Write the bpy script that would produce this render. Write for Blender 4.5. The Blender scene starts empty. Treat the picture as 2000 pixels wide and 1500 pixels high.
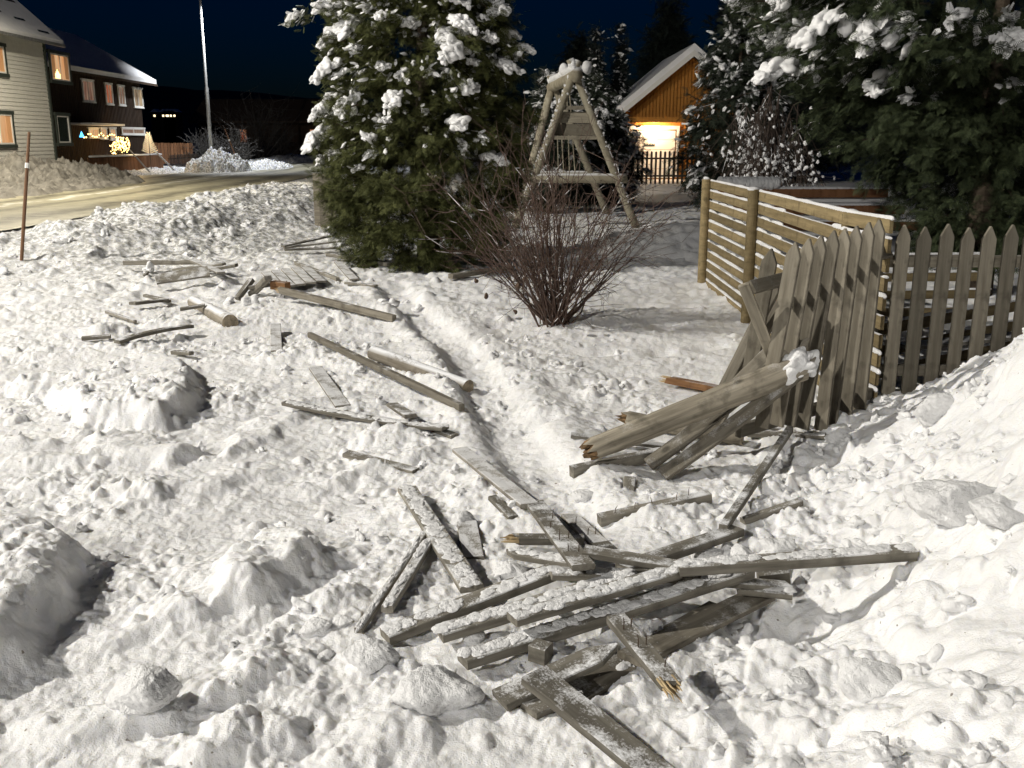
import bpy, math, random
import numpy as np
from mathutils import Vector, Matrix
from mathutils.geometry import tessellate_polygon
R = math.radians
random.seed(11)
rng = np.random.default_rng(11)
S = bpy.context.scene
COL = S.collection

# ------------------------------------------------------------------ camera
F, PITCH, CAMZ = 1900.0, R(14.0), 1.7          # focal length in pixels of the 2000 px wide photo
cam = bpy.data.cameras.new('camera')
cam.sensor_width = 36.0
cam.lens = F / 2000.0 * 36.0
cam.clip_start, cam.clip_end = 0.05, 6000.0
camo = bpy.data.objects.new('camera', cam)
camo.location = (0, 0, CAMZ)
camo.rotation_euler = (R(90) - PITCH, 0, 0)
COL.objects.link(camo)
S.camera = camo

# ------------------------------------------------------------------ sky
W = bpy.data.worlds.new('World'); S.world = W; W.use_nodes = True
wn = W.node_tree
bg = wn.nodes['Background']
sky = wn.nodes.new('ShaderNodeTexSky')
sky.sky_type = 'NISHITA'; sky.sun_disc = False
sky.sun_elevation = R(1.8); sky.sun_rotation = R(200)
sky.altitude = 0; sky.air_density = 1.0; sky.dust_density = 0.3; sky.ozone_density = 8.0
wn.links.new(sky.outputs['Color'], bg.inputs['Color'])
bg.inputs['Strength'].default_value = 0.0135
S.view_settings.view_transform = 'Standard'
S.view_settings.look = 'None'
S.view_settings.exposure = 0.0
S.view_settings.gamma = 1.0
S.render.engine = 'CYCLES'
S.cycles.max_bounces = 6
S.cycles.diffuse_bounces = 4
S.cycles.glossy_bounces = 2
S.cycles.transparent_max_bounces = 8
S.cycles.sample_clamp_indirect = 4.0

# lamps (position, power, colour): the street lamps below hang these lights in their heads
LAMP_NEAR = ((-18.0, 5.5, 13.0), 24000.0, (1.0, 0.95, 0.86))
LAMP_FILL_BACK = ((-13.0, -15.0, 12.0), 15000.0, (1.0, 0.965, 0.90))  # added fill light behind the viewer, lifts the shaded snow faces
LAMP_MID = ((-14.0, 31.0, 8.8), 6500.0, (1.0, 0.90, 0.70))
LAMP_FAR = ((-17.05, 63.0, 10.9), 8000.0, (0.93, 0.96, 1.0))
LAMP_FILL_END = ((-16.0, 113.0, 10.5), 5000.0, (1.0, 0.93, 0.80))  # added light hidden by the cedar, brightens the far stretch of road

# ------------------------------------------------------------------ maths helpers
cp, sp = math.cos(PITCH), math.sin(PITCH)
def ray(px, py):
    u = (px - 1000.0) / F; v = (750.0 - py) / F
    return Vector((u / (cp + v * sp), 1.0, (-sp + v * cp) / (cp + v * sp)))
def P(px, py, Y):
    d = ray(px, py)
    return Vector((d.x * Y, Y, CAMZ + d.z * Y))
def sstep(a, b, x):
    t = np.clip((x - a) / (b - a), 0, 1)
    return t * t * (3 - 2 * t)

def _hash(ix, iy, seed):
    h = (ix.astype(np.int64) * 374761393 + iy.astype(np.int64) * 668265263 + seed * 1442695041) & 0xFFFFFFFF
    h = ((h ^ (h >> 13)) * 1274126177) & 0xFFFFFFFF
    return (h ^ (h >> 16)) & 0xFFFF
def noise2(x, y, seed=0):
    x = np.asarray(x, float); y = np.asarray(y, float)
    ix = np.floor(x); iy = np.floor(y); fx = x - ix; fy = y - iy
    def g(jx, jy, dx, dy):
        a = _hash(jx, jy, seed) * (2 * math.pi / 65536.0)
        return np.cos(a) * dx + np.sin(a) * dy
    u = fx * fx * fx * (fx * (fx * 6 - 15) + 10); v = fy * fy * fy * (fy * (fy * 6 - 15) + 10)
    n00 = g(ix, iy, fx, fy); n10 = g(ix + 1, iy, fx - 1, fy)
    n01 = g(ix, iy + 1, fx, fy - 1); n11 = g(ix + 1, iy + 1, fx - 1, fy - 1)
    return 1.5 * ((n00 * (1 - u) + n10 * u) * (1 - v) + (n01 * (1 - u) + n11 * u) * v)
def fbm(x, y, o=4, seed=0, gain=0.5):
    s = 0; a = 1.0; f = 1.0
    for k in range(o):
        s = s + a * noise2(x * f + 17.3 * k, y * f - 9.1 * k, seed + k); a *= gain; f *= 2.03
    return s
def billow(x, y, o=2, seed=0):
    s = 0; a = 1.0; f = 1.0
    for k in range(o):
        s = s + a * np.abs(noise2(x * f + 5.3 * k, y * f + 3.7 * k, seed + k)); a *= 0.5; f *= 2.1
    return s

# ------------------------------------------------------------------ object helpers
def tag(o, label=None, cat=None, group=None, kind=None):
    if label: o['label'] = label
    if cat: o['category'] = cat
    if group: o['group'] = group
    if kind: o['kind'] = kind
    return o
def thing(name, label, cat, loc=(0, 0, 0), group=None):
    o = bpy.data.objects.new(name, None); COL.objects.link(o)
    o.location = loc; o.empty_display_size = 0.2
    return tag(o, label, cat, group)
class MB:
    """collects shapes in world coordinates (or local ones) and links them as ONE mesh object"""
    def __init__(s): s.v = []; s.q = []; s.t = []; s.n = 0
    def add(s, V, quads=None, tris=None):
        V = np.asarray(V, float).reshape(-1, 3)
        if quads is not None and len(quads): s.q.append(np.asarray(quads, np.int64).reshape(-1, 4) + s.n)
        if tris is not None and len(tris): s.t.append(np.asarray(tris, np.int64).reshape(-1, 3) + s.n)
        s.v.append(V); s.n += len(V); return s
    def box(s, c, size, ax=None, bev=0.0):
        c = np.asarray(c, float); h = np.asarray(size, float) / 2
        A = np.eye(3) if ax is None else np.asarray(ax, float)
        if bev <= 0:
            sg = np.array([[i, j, k] for k in (-1, 1) for j in (-1, 1) for i in (-1, 1)], float)
            V = c + (sg * h) @ A
            return s.add(V, [[0, 2, 3, 1], [4, 5, 7, 6], [0, 1, 5, 4], [2, 6, 7, 3], [0, 4, 6, 2], [1, 3, 7, 5]])
        b = min(bev, h.min() * 0.6)
        V = []; idx = {}
        for k in (-1, 1):
            for j in (-1, 1):
                for i in (-1, 1):
                    for a in range(3):
                        e = np.array([i, j, k], float) * (h - b); e[a] = (i, j, k)[a] * h[a]
                        idx[(i, j, k, a)] = len(V); V.append(c + e @ A)
        q = []; t = []
        for a in range(3):
            b1, b2 = (a + 1) % 3, (a + 2) % 3
            for sgn in (-1, 1):
                f = []
                for (p, r) in ((-1, -1), (1, -1), (1, 1), (-1, 1)):
                    k3 = [0, 0, 0]; k3[a] = sgn; k3[b1] = p; k3[b2] = r
                    f.append(idx[(*k3, a)])
                q.append(f if sgn > 0 else f[::-1])
            for p in (-1, 1):
                for r in (-1, 1):
                    ka = [0, 0, 0]; ka[a] = -1; ka[b1] = p; ka[b2] = r
                    kb = list(ka); kb[a] = 1
                    q.append([idx[(*ka, b1)], idx[(*kb, b1)], idx[(*kb, b2)], idx[(*ka, b2)]])
        for k in (-1, 1):
            for j in (-1, 1):
                for i in (-1, 1):
                    t.append([idx[(i, j, k, 0)], idx[(i, j, k, 1)], idx[(i, j, k, 2)]])
        return s.add(V, q, t)
    def tube(s, pts, rad, n=8, cap=True):
        pts = np.asarray(pts, float); m = len(pts); rad = np.broadcast_to(np.asarray(rad, float), (m,))
        T = np.gradient(pts, axis=0); T /= np.linalg.norm(T, axis=1)[:, None] + 1e-9
        ref = np.array([0, 0, 1.0]) if abs(T[:, 2]).mean() < 0.8 else np.array([1.0, 0, 0])
        A = np.cross(T, ref); A /= np.linalg.norm(A, axis=1)[:, None] + 1e-9
        B = np.cross(T, A)
        an = np.arange(n) * 2 * math.pi / n
        V = pts[:, None] + rad[:, None, None] * (np.cos(an)[None, :, None] * A[:, None] + np.sin(an)[None, :, None] * B[:, None])
        V = V.reshape(-1, 3)
        i = np.arange(m - 1)[:, None] * n; j = np.arange(n)[None]; k = (j + 1) % n
        q = np.stack([i + j, i + k, i + n + k, i + n + j], -1).reshape(-1, 4)
        t = []
        if cap:
            V = np.vstack([V, pts[0], pts[-1]]); c0, c1 = len(V) - 2, len(V) - 1
            for a in range(n):
                b = (a + 1) % n
                t.append([c0, b, a]); t.append([c1, (m - 1) * n + a, (m - 1) * n + b])
        return s.add(V, q, t)
    def prism(s, poly, y0, y1, axis=1):
        """extrude a polygon given in the two other axes"""
        n = len(poly); V = []
        for yy in (y0, y1):
            for (a, b) in poly:
                p = [0, 0, 0]; o = [k for k in range(3) if k != axis]
                p[o[0]] = a; p[o[1]] = b; p[axis] = yy; V.append(p)
        q = [[i, (i + 1) % n, n + (i + 1) % n, n + i] for i in range(n)]
        tt = tessellate_polygon([[Vector((a, b, 0)) for (a, b) in poly]])
        t = [[a, b, c] for a, b, c in tt] + [[n + c, n + b, n + a] for a, b, c in tt]
        return s.add(V, q, t)
    def build(s, name, mat, parent=None, smooth=False, origin=None, base=False):
        V = np.vstack(s.v) if s.v else np.zeros((0, 3))
        Q = np.vstack(s.q) if s.q else np.zeros((0, 4), np.int64)
        T = np.vstack(s.t) if s.t else np.zeros((0, 3), np.int64)
        if origin is None and parent is None and base:
            origin = ((V[:, 0].min() + V[:, 0].max()) / 2, (V[:, 1].min() + V[:, 1].max()) / 2, V[:, 2].min())
        if origin is not None: V = V - np.asarray(origin, float)
        me = bpy.data.meshes.new(name)
        me.vertices.add(len(V)); me.vertices.foreach_set('co', V.astype(np.float32).ravel())
        nl = Q.size + T.size
        me.loops.add(nl); me.loops.foreach_set('vertex_index', np.concatenate([Q.ravel(), T.ravel()]).astype(np.int32))
        me.polygons.add(len(Q) + len(T))
        st = np.concatenate([np.arange(len(Q)) * 4, Q.size + np.arange(len(T)) * 3]).astype(np.int32)
        me.polygons.foreach_set('loop_start', st)
        me.polygons.foreach_set('use_smooth', np.full(len(Q) + len(T), smooth))
        me.update(calc_edges=True); me.validate()
        if mat: me.materials.append(mat)
        me_kind = 'stuff' if name in ('snow', 'snow_bead', 'twig', 'crown', 'bulb_row', 'bulb_cluster', 'bulb_arch') else None
        o = bpy.data.objects.new(name, me); COL.objects.link(o)
        if me_kind and base is False: o['kind'] = me_kind
        if origin is not None: o.location = origin
        if parent is not None:
            o.parent = parent
            if origin is None: o.matrix_parent_inverse = parent_world(parent).inverted()
        return o
def parent_world(p):
    m = p.matrix_basis.copy()
    while p.parent is not None:
        m = p.parent.matrix_basis @ p.matrix_parent_inverse @ m; p = p.parent
    return m

def ico(sub):
    t = (1 + 5 ** 0.5) / 2
    V = [(-1, t, 0), (1, t, 0), (-1, -t, 0), (1, -t, 0), (0, -1, t), (0, 1, t), (0, -1, -t), (0, 1, -t), (t, 0, -1), (t, 0, 1), (-t, 0, -1), (-t, 0, 1)]
    V = [np.array(v) / np.linalg.norm(v) for v in V]
    Fc = [(0, 11, 5), (0, 5, 1), (0, 1, 7), (0, 7, 10), (0, 10, 11), (1, 5, 9), (5, 11, 4), (11, 10, 2), (10, 7, 6), (7, 1, 8), (3, 9, 4), (3, 4, 2), (3, 2, 6), (3, 6, 8), (3, 8, 9), (4, 9, 5), (2, 4, 11), (6, 2, 10), (8, 6, 7), (9, 8, 1)]
    for _ in range(sub):
        mid = {}; nf = []
        def m(a, b):
            k = (min(a, b), max(a, b))
            if k not in mid:
                v = V[a] + V[b]; V.append(v / np.linalg.norm(v)); mid[k] = len(V) - 1
            return mid[k]
        for a, b, c in Fc:
            ab, bc, ca = m(a, b), m(b, c), m(c, a)
            nf += [(a, ab, ca), (b, bc, ab), (c, ca, bc), (ab, bc, ca)]
        Fc = nf
    return np.array(V), np.array(Fc)
ICO = [ico(k) for k in range(5)]
def lumpy(sub, amp=0.2, freq=2.5, k=6):
    """unit blob displaced by random waves"""
    V, Fc = ICO[sub]
    d = np.zeros(len(V))
    for i in range(k):
        w = rng.normal(size=3); w /= np.linalg.norm(w); f = freq * rng.uniform(0.6, 2.2)
        d += np.sin(V @ w * f + rng.uniform(0, 6.28)) / (0.6 + 0.35 * f)
    return V * (1 + amp * d)[:, None], Fc
def frame(d, up=(0, 0, 1)):
    d = np.asarray(d, float); d = d / (np.linalg.norm(d) + 1e-9)
    up = np.asarray(up, float)
    if abs(d @ up) > 0.97 * np.linalg.norm(up): up = np.array([0, 1.0, 0.1])
    b = np.cross(up, d); b /= np.linalg.norm(b); c = np.cross(d, b)
    return np.array([d, b, c])

# ------------------------------------------------------------------ materials
def newmat(name):
    m = bpy.data.materials.new(name); m.use_nodes = True
    nt = m.node_tree; return m, nt, nt.nodes['Principled BSDF']
def nd(nt, typ, **kw):
    n = nt.nodes.new('ShaderNode' + typ)
    for k, v in kw.items():
        if k in n.inputs: n.inputs[k].default_value = v
        else: setattr(n, k, v)
    return n
def noise_node(nt, vec, scale, detail=4.0, rough=0.55):
    n = nd(nt, 'TexNoise'); n.inputs['Scale'].default_value = scale
    n.inputs['Detail'].default_value = detail; n.inputs['Roughness'].default_value = rough
    if vec is not None: nt.links.new(vec, n.inputs['Vector'])
    return n.outputs['Fac']
def maprange(nt, val, a, b, c=0.0, d=1.0, smooth=False):
    n = nd(nt, 'MapRange'); n.clamp = True
    if smooth: n.interpolation_type = 'SMOOTHSTEP'
    nt.links.new(val, n.inputs[0])
    for i, x in zip((1, 2, 3, 4), (a, b, c, d)): n.inputs[i].default_value = x
    return n.outputs[0]
def math_node(nt, op, a, b):
    n = nd(nt, 'Math', operation=op)
    for i, x in enumerate((a, b)):
        if isinstance(x, (int, float)): n.inputs[i].default_value = x
        else: nt.links.new(x, n.inputs[i])
    return n.outputs[0]
def mixc(nt, fac, a, b):
    n = nd(nt, 'Mix', data_type='RGBA')
    if isinstance(fac, (int, float)): n.inputs[0].default_value = fac
    else: nt.links.new(fac, n.inputs[0])
    for i, x in ((6, a), (7, b)):
        if isinstance(x, tuple): n.inputs[i].default_value = (*x, 1.0) if len(x) == 3 else x
        else: nt.links.new(x, n.inputs[i])
    return n.outputs[2]
def mapping(nt, scale, out='Object'):
    tc = nd(nt, 'TexCoord'); mp = nd(nt, 'Mapping'); mp.inputs['Scale'].default_value = scale
    nt.links.new(tc.outputs[out], mp.inputs['Vector']); return mp.outputs['Vector']
def bump(nt, bs, h, strength, dist):
    b = nd(nt, 'Bump'); b.inputs['Strength'].default_value = strength; b.inputs['Distance'].default_value = dist
    nt.links.new(h, b.inputs['Height']); nt.links.new(b.outputs['Normal'], bs.inputs['Normal'])
def upness(nt):
    g = nd(nt, 'NewGeometry'); sx = nd(nt, 'SeparateXYZ'); nt.links.new(g.outputs['Normal'], sx.inputs[0]); return sx.outputs['Z']
SNOWC = (0.84, 0.85, 0.87)
def snow_mat(name, dirt=False, sss=0.0, grain=1.0):
    m, nt, bs = newmat(name)
    v = mapping(nt, (1, 1, 1))
    col = mixc(nt, maprange(nt, noise_node(nt, v, 2.3, 5), 0.35, 0.7), (0.80, 0.80, 0.80), (0.88, 0.88, 0.885))
    if dirt:     # grit thrown up by the plough along the road
        sx = nd(nt, 'SeparateXYZ'); nt.links.new(v, sx.inputs[0])
        far = math_node(nt, 'MULTIPLY', maprange(nt, sx.outputs['Y'], 9.5, 16), maprange(nt, sx.outputs['X'], -1.5, -4.5))
        spec = maprange(nt, noise_node(nt, v, 11.0, 6, 0.7), 0.47, 0.545)
        col = mixc(nt, math_node(nt, 'MULTIPLY', math_node(nt, 'MULTIPLY', far, spec), 0.85), col, (0.20, 0.20, 0.17))
        # sparse needles and bark crumbs
        cr = maprange(nt, noise_node(nt, v, 34.0, 2, 0.5), 0.735, 0.76)
        col = mixc(nt, math_node(nt, 'MULTIPLY', cr, 0.8), col, (0.16, 0.12, 0.08))
    nt.links.new(col, bs.inputs['Base Color'])
    bs.inputs['Roughness'].default_value = 0.62
    bs.inputs['Specular IOR Level'].default_value = 0.25
    if sss > 0:
        bs.inputs['Subsurface Weight'].default_value = sss
        bs.inputs['Subsurface Radius'].default_value = (0.030, 0.027, 0.020)
        bs.inputs['Subsurface Scale'].default_value = 1.0
    h = math_node(nt, 'ADD', math_node(nt, 'MULTIPLY', noise_node(nt, v, 38, 5, 0.6), 1.0), math_node(nt, 'MULTIPLY', noise_node(nt, v, 210, 2, 0.6), 0.35))
    bump(nt, bs, h, 0.75 * grain, 0.022)
    return m
def wood_mat(name, c1, c2, frost=0.0, scale=(2.5, 34, 34), rough=0.85, lo=0.52):
    m, nt, bs = newmat(name)
    v = mapping(nt, scale)
    g = noise_node(nt, v, 1.0, 6, 0.6)
    col = mixc(nt, maprange(nt, g, 0.32, 0.68), c1, c2)
    oi = nd(nt, 'ObjectInfo')
    hsv = nd(nt, 'HueSaturation'); nt.links.new(col, hsv.inputs['Color'])
    nt.links.new(maprange(nt, oi.outputs['Random'], 0, 1, 0.72, 1.28), hsv.inputs['Value'])
    v2 = mapping(nt, (1, 1, 1))
    col = mixc(nt, maprange(nt, noise_node(nt, v2, 9, 4), 0.55, 0.72, 0, 0.6), hsv.outputs['Color'], tuple(c * 0.5 for c in c1))
    vo = nd(nt, 'TexVoronoi'); vo.inputs['Scale'].default_value = 1.0      # knots
    nt.links.new(mapping(nt, (4.2, 8, 8)), vo.inputs['Vector'])
    oc = vo.outputs['Distance']
    col = mixc(nt, maprange(nt, oc, 0.16, 0.07, 0, 0.75), col, tuple(c * 0.42 for c in c1))
    if frost > 0:
        up = maprange(nt, upness(nt), 0.45, 0.85)
        big = noise_node(nt, v2, 7.0, 5, 0.6)
        fine = noise_node(nt, v2, 120.0, 3, 0.7)
        s = math_node(nt, 'ADD', math_node(nt, 'MULTIPLY', big, 0.80), math_node(nt, 'MULTIPLY', fine, 0.38))
        msk = math_node(nt, 'MULTIPLY', math_node(nt, 'MULTIPLY', maprange(nt, s, lo, lo + 0.14), up), frost)
        col = mixc(nt, msk, col, SNOWC)
    nt.links.new(col, bs.inputs['Base Color'])
    bs.inputs['Roughness'].default_value = rough
    bs.inputs['Specular IOR Level'].default_value = 0.2
    bump(nt, bs, g, 0.5, 0.006)
    return m
def plain_mat(name, c, rough=0.7, metal=0.0, var=0.15, scale=6.0, frost=0.0):
    m, nt, bs = newmat(name)
    v = mapping(nt, (1, 1, 1))
    col = mixc(nt, maprange(nt, noise_node(nt, v, scale, 5), 0.3, 0.7), tuple(x * (1 - var) for x in c), tuple(min(1, x * (1 + var)) for x in c))
    if frost > 0:
        up = maprange(nt, upness(nt), 0.2, 0.7)
        col = mixc(nt, math_node(nt, 'MULTIPLY', math_node(nt, 'MULTIPLY', maprange(nt, noise_node(nt, v, 14.0, 4), 0.40, 0.52), up), frost), col, SNOWC)
    nt.links.new(col, bs.inputs['Base Color'])
    bs.inputs['Roughness'].default_value = rough; bs.inputs['Metallic'].default_value = metal
    return m
def leaf_mat(name, c1, c2):
    m, nt, bs = newmat(name)
    g = nd(nt, 'NewGeometry')
    col = mixc(nt, g.outputs['Random Per Island'], c1, c2)
    nt.links.new(col, bs.inputs['Base Color'])
    bs.inputs['Roughness'].default_value = 0.75
    bs.inputs['Specular IOR Level'].default_value = 0.25
    return m
def emit_mat(name, c, strength):
    m, nt, bs = newmat(name)
    bs.inputs['Base Color'].default_value = (*c, 1)
    bs.inputs['Emission Color'].default_value = (*c, 1); bs.inputs['Emission Strength'].default_value = strength
    return m
def window_mat(name, c1, c2, strength, sc=7.0, axis='Y'):
    """a lit room behind a curtain: folds run up and down"""
    m, nt, bs = newmat(name)
    v = mapping(nt, (sc, sc, 0.6))
    f = maprange(nt, noise_node(nt, v, 1.0, 3), 0.35, 0.65)
    col = mixc(nt, f, c1, c2)
    bs.inputs['Base Color'].default_value = (0.1, 0.08, 0.06, 1)
    bs.inputs['Roughness'].default_value = 0.15
    nt.links.new(col, bs.inputs['Emission Color']); bs.inputs['Emission Strength'].default_value = strength
    return m
M = {}
M['snow'] = snow_mat('trodden_snow', dirt=True, sss=0.35, grain=0.65)
M['snow_soft'] = snow_mat('loose_snow', grain=0.7)
M['snow_block'] = snow_mat('snow_block', grain=1.0)
M['snow_tree'] = snow_mat('tree_snow', grain=0.6)
M['board'] = wood_mat('weathered_board', (0.116, 0.105, 0.086), (0.262, 0.244, 0.204), frost=0.95, lo=.565)
M['board_bare'] = wood_mat('weathered_board_bare', (0.115, 0.102, 0.08), (0.235, 0.213, 0.172), frost=0.5, lo=0.62)
M['board_white'] = wood_mat('board_under_snow', (0.16, 0.145, 0.12), (0.30, 0.28, 0.24), frost=0.72, lo=0.47)
M['picket'] = wood_mat('picket_wood', (0.130, 0.115, 0.088), (0.235, 0.212, 0.168), frost=0.3, lo=0.6)
M['slat'] = wood_mat('treated_slat', (0.150, 0.115, 0.060), (0.262, 0.204, 0.108), frost=1.0, lo=0.34)
M['log'] = wood_mat('grey_log', (0.105, 0.092, 0.07), (0.34, 0.305, 0.24), frost=0.25, scale=(1.6, 26, 26), lo=0.66)
M['log_white'] = wood_mat('snowed_log', (0.15, 0.13, 0.10), (0.30, 0.27, 0.22), frost=1.0, scale=(2.0, 22, 22), lo=0.42)
M['bark'] = wood_mat('bark', (0.045, 0.035, 0.025), (0.11, 0.085, 0.06))
M['fresh'] = wood_mat('fresh_splinter', (0.38, 0.27, 0.14), (0.58, 0.46, 0.28))
M['rustwood'] = wood_mat('orange_wood', (0.12, 0.06, 0.028), (0.24, 0.13, 0.06), frost=0.3)
M['nail'] = plain_mat('iron_nail', (0.10, 0.07, 0.05), 0.6, 0.6)
# ------------------------------------------------------------------ the lie of the land
def foot_dist(x, y):           # distance right of the foot of the big plough heap
    return (x - 1.87) * 0.943 + (y - 5.56) * (-0.328)
TROUGH = np.array([(-1.55, 12.2), (-1.16, 10.4), (-0.42, 7.9), (0.03, 5.4), (0.26, 4.4), (0.45, 3.9)])
def trough_dist(x, y):
    best = np.full(np.shape(x), 1e9); side = np.zeros(np.shape(x)); par = np.zeros(np.shape(x))
    for k in range(len(TROUGH) - 1):
        a = TROUGH[k]; b = TROUGH[k + 1]; d = b - a; L2 = d @ d
        t = np.clip(((x - a[0]) * d[0] + (y - a[1]) * d[1]) / L2, 0, 1)
        qx = x - a[0] - t * d[0]; qy = y - a[1] - t * d[1]
        dd = np.hypot(qx, qy); s = np.sign(d[0] * qy - d[1] * qx)
        m = dd < best
        best = np.where(m, dd, best); side = np.where(m, s, side); par = np.where(m, k + t, par)
    return best * side, par      # positive = right hand of the path seen from the far end
def on_road(x, y):
    edge = -9.6 + 0.35 * noise2(y * 0.4, y * 0 + 3.3, 5)
    return sstep(0.9, -0.9, x - edge)
def ridge(x, y):
    cx = np.interp(y, [4, 10, 14, 18.5, 23, 30, 60], [-9.0, -8.0, -6.9, -5.5, -5.2, -6.6, -8.0])
    hh = np.interp(y, [4, 10, 12.5, 15, 18, 23, 30, 60], [0.06, 0.08, 0.12, 0.32, 0.56, 0.56, 0.35, 0.25])
    d = x - cx
    w = np.where(d > 0, 1.55, 1.7)
    n = 1 + 0.35 * noise2(x * 0.9, y * 0.9, 31)
    return hh * n * np.exp(-(np.abs(d) / w) ** 2.6)
def Hb(x, y):
    """ground height without the small lumps"""
    x = np.asarray(x, float); y = np.asarray(y, float)
    z = 0.05 * fbm(x * 0.55, y * 0.55, 3, 1)
    s = foot_dist(x, y) + 0.10 * noise2(x * 1.7, y * 1.7, 9)
    m = 1.22 * sstep(-0.05, 1.75, s) * sstep(6.9, 4.7, y)
    m = np.where(s > 0, m, 0)
    z = z + m
    z = z + ridge(x, y)
    td, tp = trough_dist(x, y)
    fade = sstep(0.0, 0.6, tp) * sstep(5.0, 4.4, tp)
    z = z - fade * 0.06 * np.exp(-(td / 0.17) ** 4)
    z = z + fade * 0.05 * np.exp(-((td + 0.30) / 0.12) ** 2) + fade * 0.03 * np.exp(-((td - 0.33) / 0.15) ** 2)
    # pit beside the board stack
    z = z - 0.16 * np.exp(-(((x - 1.02) / 0.24) ** 2 + ((y - 3.22) / 0.20) ** 2) ** 1.1)
    r = on_road(x, y)
    z = z * (1 - r) - 0.02 * r
    far = sstep(30, 45, y)
    z = z * (1 - far)
    return z
def on(px, py, lift=0.0):
    """the point of the snow seen at a photo pixel, raised by lift"""
    d = ray(px, py)
    Y = np.concatenate([np.linspace(0.8, 12, 900), np.linspace(12.02, 40, 900)])
    g = CAMZ + d.z * Y - (Hb(d.x * Y, Y) + lift)
    i = int(np.argmax(g < 0))
    a, b = Y[i - 1], Y[i]; ga, gb = g[i - 1], g[i]
    yy = a + (b - a) * ga / (ga - gb)
    return Vector((d.x * yy, yy, CAMZ + d.z * yy))

class Grid:
    def __init__(s, x0, x1, y0, y1, res):
        s.x0, s.y0, s.res = x0, y0, res
        s.nx = int((x1 - x0) / res) + 1; s.ny = int((y1 - y0) / res) + 1
        s.x = x0 + np.arange(s.nx) * res; s.y = y0 + np.arange(s.ny) * res
        s.X, s.Y = np.meshgrid(s.x, s.y)
        s.h = Hb(s.X, s.Y); s.h0 = s.h
    def window(s, cx, cy, r):
        i0 = max(0, int((cx - r - s.x0) / s.res)); i1 = min(s.nx, int((cx + r - s.x0) / s.res) + 2)
        j0 = max(0, int((cy - r - s.y0) / s.res)); j1 = min(s.ny, int((cy + r - s.y0) / s.res) + 2)
        return i0, i1, j0, j1
    def lump(s, cx, cy, rx, ry, rot, hh, p=2.0, rough=0.0, sink=0.25, seed=0, soft=.5):
        i0, i1, j0, j1 = s.window(cx, cy, max(rx, ry) * 1.25)
        if i1 - i0 < 2 or j1 - j0 < 2: return
        X = s.X[j0:j1, i0:i1] - cx; Y = s.Y[j0:j1, i0:i1] - cy
        c, sn = math.cos(rot), math.sin(rot)
        u = (X * c + Y * sn) / rx; v = (-X * sn + Y * c) / ry
        d = (np.abs(u) ** p + np.abs(v) ** p) ** (1 / p)
        if rough > 0: d = d * (1 + rough * noise2((X + cx) * 1.6 / rx, (Y + cy) * 1.6 / ry, 77 + seed))
        jc = min(max(int((cy - s.y0) / s.res), 0), s.ny - 1); ic = min(max(int((cx - s.x0) / s.res), 0), s.nx - 1)
        base = s.h0[jc, ic] if soft < .6 else .25 * s.h0[jc, ic] + .75 * s.h0[j0:j1, i0:i1]
        b = base + hh * (np.clip(1 - d * d, 0, 1) ** soft - sink * (soft < .6))
        w = s.h[j0:j1, i0:i1]
        w[:] = np.where(d < 1, np.maximum(w, b), w)
    def slab(s, cx, cy, rx, ry, rot, hh, tilt=(0, 0), edge=0.035, seed=0, rough=0.06):
        i0, i1, j0, j1 = s.window(cx, cy, math.hypot(rx, ry) * 1.2)
        if i1 - i0 < 2 or j1 - j0 < 2: return
        X = s.X[j0:j1, i0:i1] - cx; Y = s.Y[j0:j1, i0:i1] - cy
        c, sn = math.cos(rot), math.sin(rot)
        u = X * c + Y * sn; v = -X * sn + Y * c
        q = 3.2
        d = (np.abs(u / rx) ** q + np.abs(v / ry) ** q) ** (1 / q)
        dist = (1 - d) * min(rx, ry) + rough * fbm((X + cx) * 3.2, (Y + cy) * 3.2, 3, 300 + seed)
        prof = sstep(0, edge, dist)
        top = hh + tilt[0] * u + tilt[1] * v + 0.012 * fbm((X + cx) * 5, (Y + cy) * 5, 3, 400 + seed)
        s.h[j0:j1, i0:i1] += prof * np.clip(top, 0, None)
    def dent(s, cx, cy, rx, ry, rot, dp):
        i0, i1, j0, j1 = s.window(cx, cy, max(rx, ry) * 1.6)
        X = s.X[j0:j1, i0:i1] - cx; Y = s.Y[j0:j1, i0:i1] - cy
        c, sn = math.cos(rot), math.sin(rot)
        u = (X * c + Y * sn) / rx; v = (-X * sn + Y * c) / ry
        s.h[j0:j1, i0:i1] -= dp * np.exp(-(u * u + v * v) ** 1.5)
    def sample(s, x, y):
        fx = np.clip((x - s.x0) / s.res, 0, s.nx - 1.001); fy = np.clip((y - s.y0) / s.res, 0, s.ny - 1.001)
        i = fx.astype(int); j = fy.astype(int); a = fx - i; b = fy - j
        h = s.h
        return (h[j, i] * (1 - a) + h[j, i + 1] * a) * (1 - b) + (h[j + 1, i] * (1 - a) + h[j + 1, i + 1] * a) * b
    def carve(s, pts):
        i = np.round((pts[:, 0] - s.x0) / s.res).astype(int); j = np.round((pts[:, 1] - s.y0) / s.res).astype(int)
        ok = (i >= 0) & (i < s.nx) & (j >= 0) & (j < s.ny)
        lo = np.full(s.h.shape, 1e3); np.minimum.at(lo, (j[ok], i[ok]), pts[ok, 2])
        s.h[:] = np.where((lo < s.h) & (s.h - lo < .085), lo, s.h)
G1 = Grid(-5.2, 5.2, 0.5, 10.6, 0.01)
G2 = Grid(-11.5, 7, -2.0, 30, 0.032)

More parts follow.
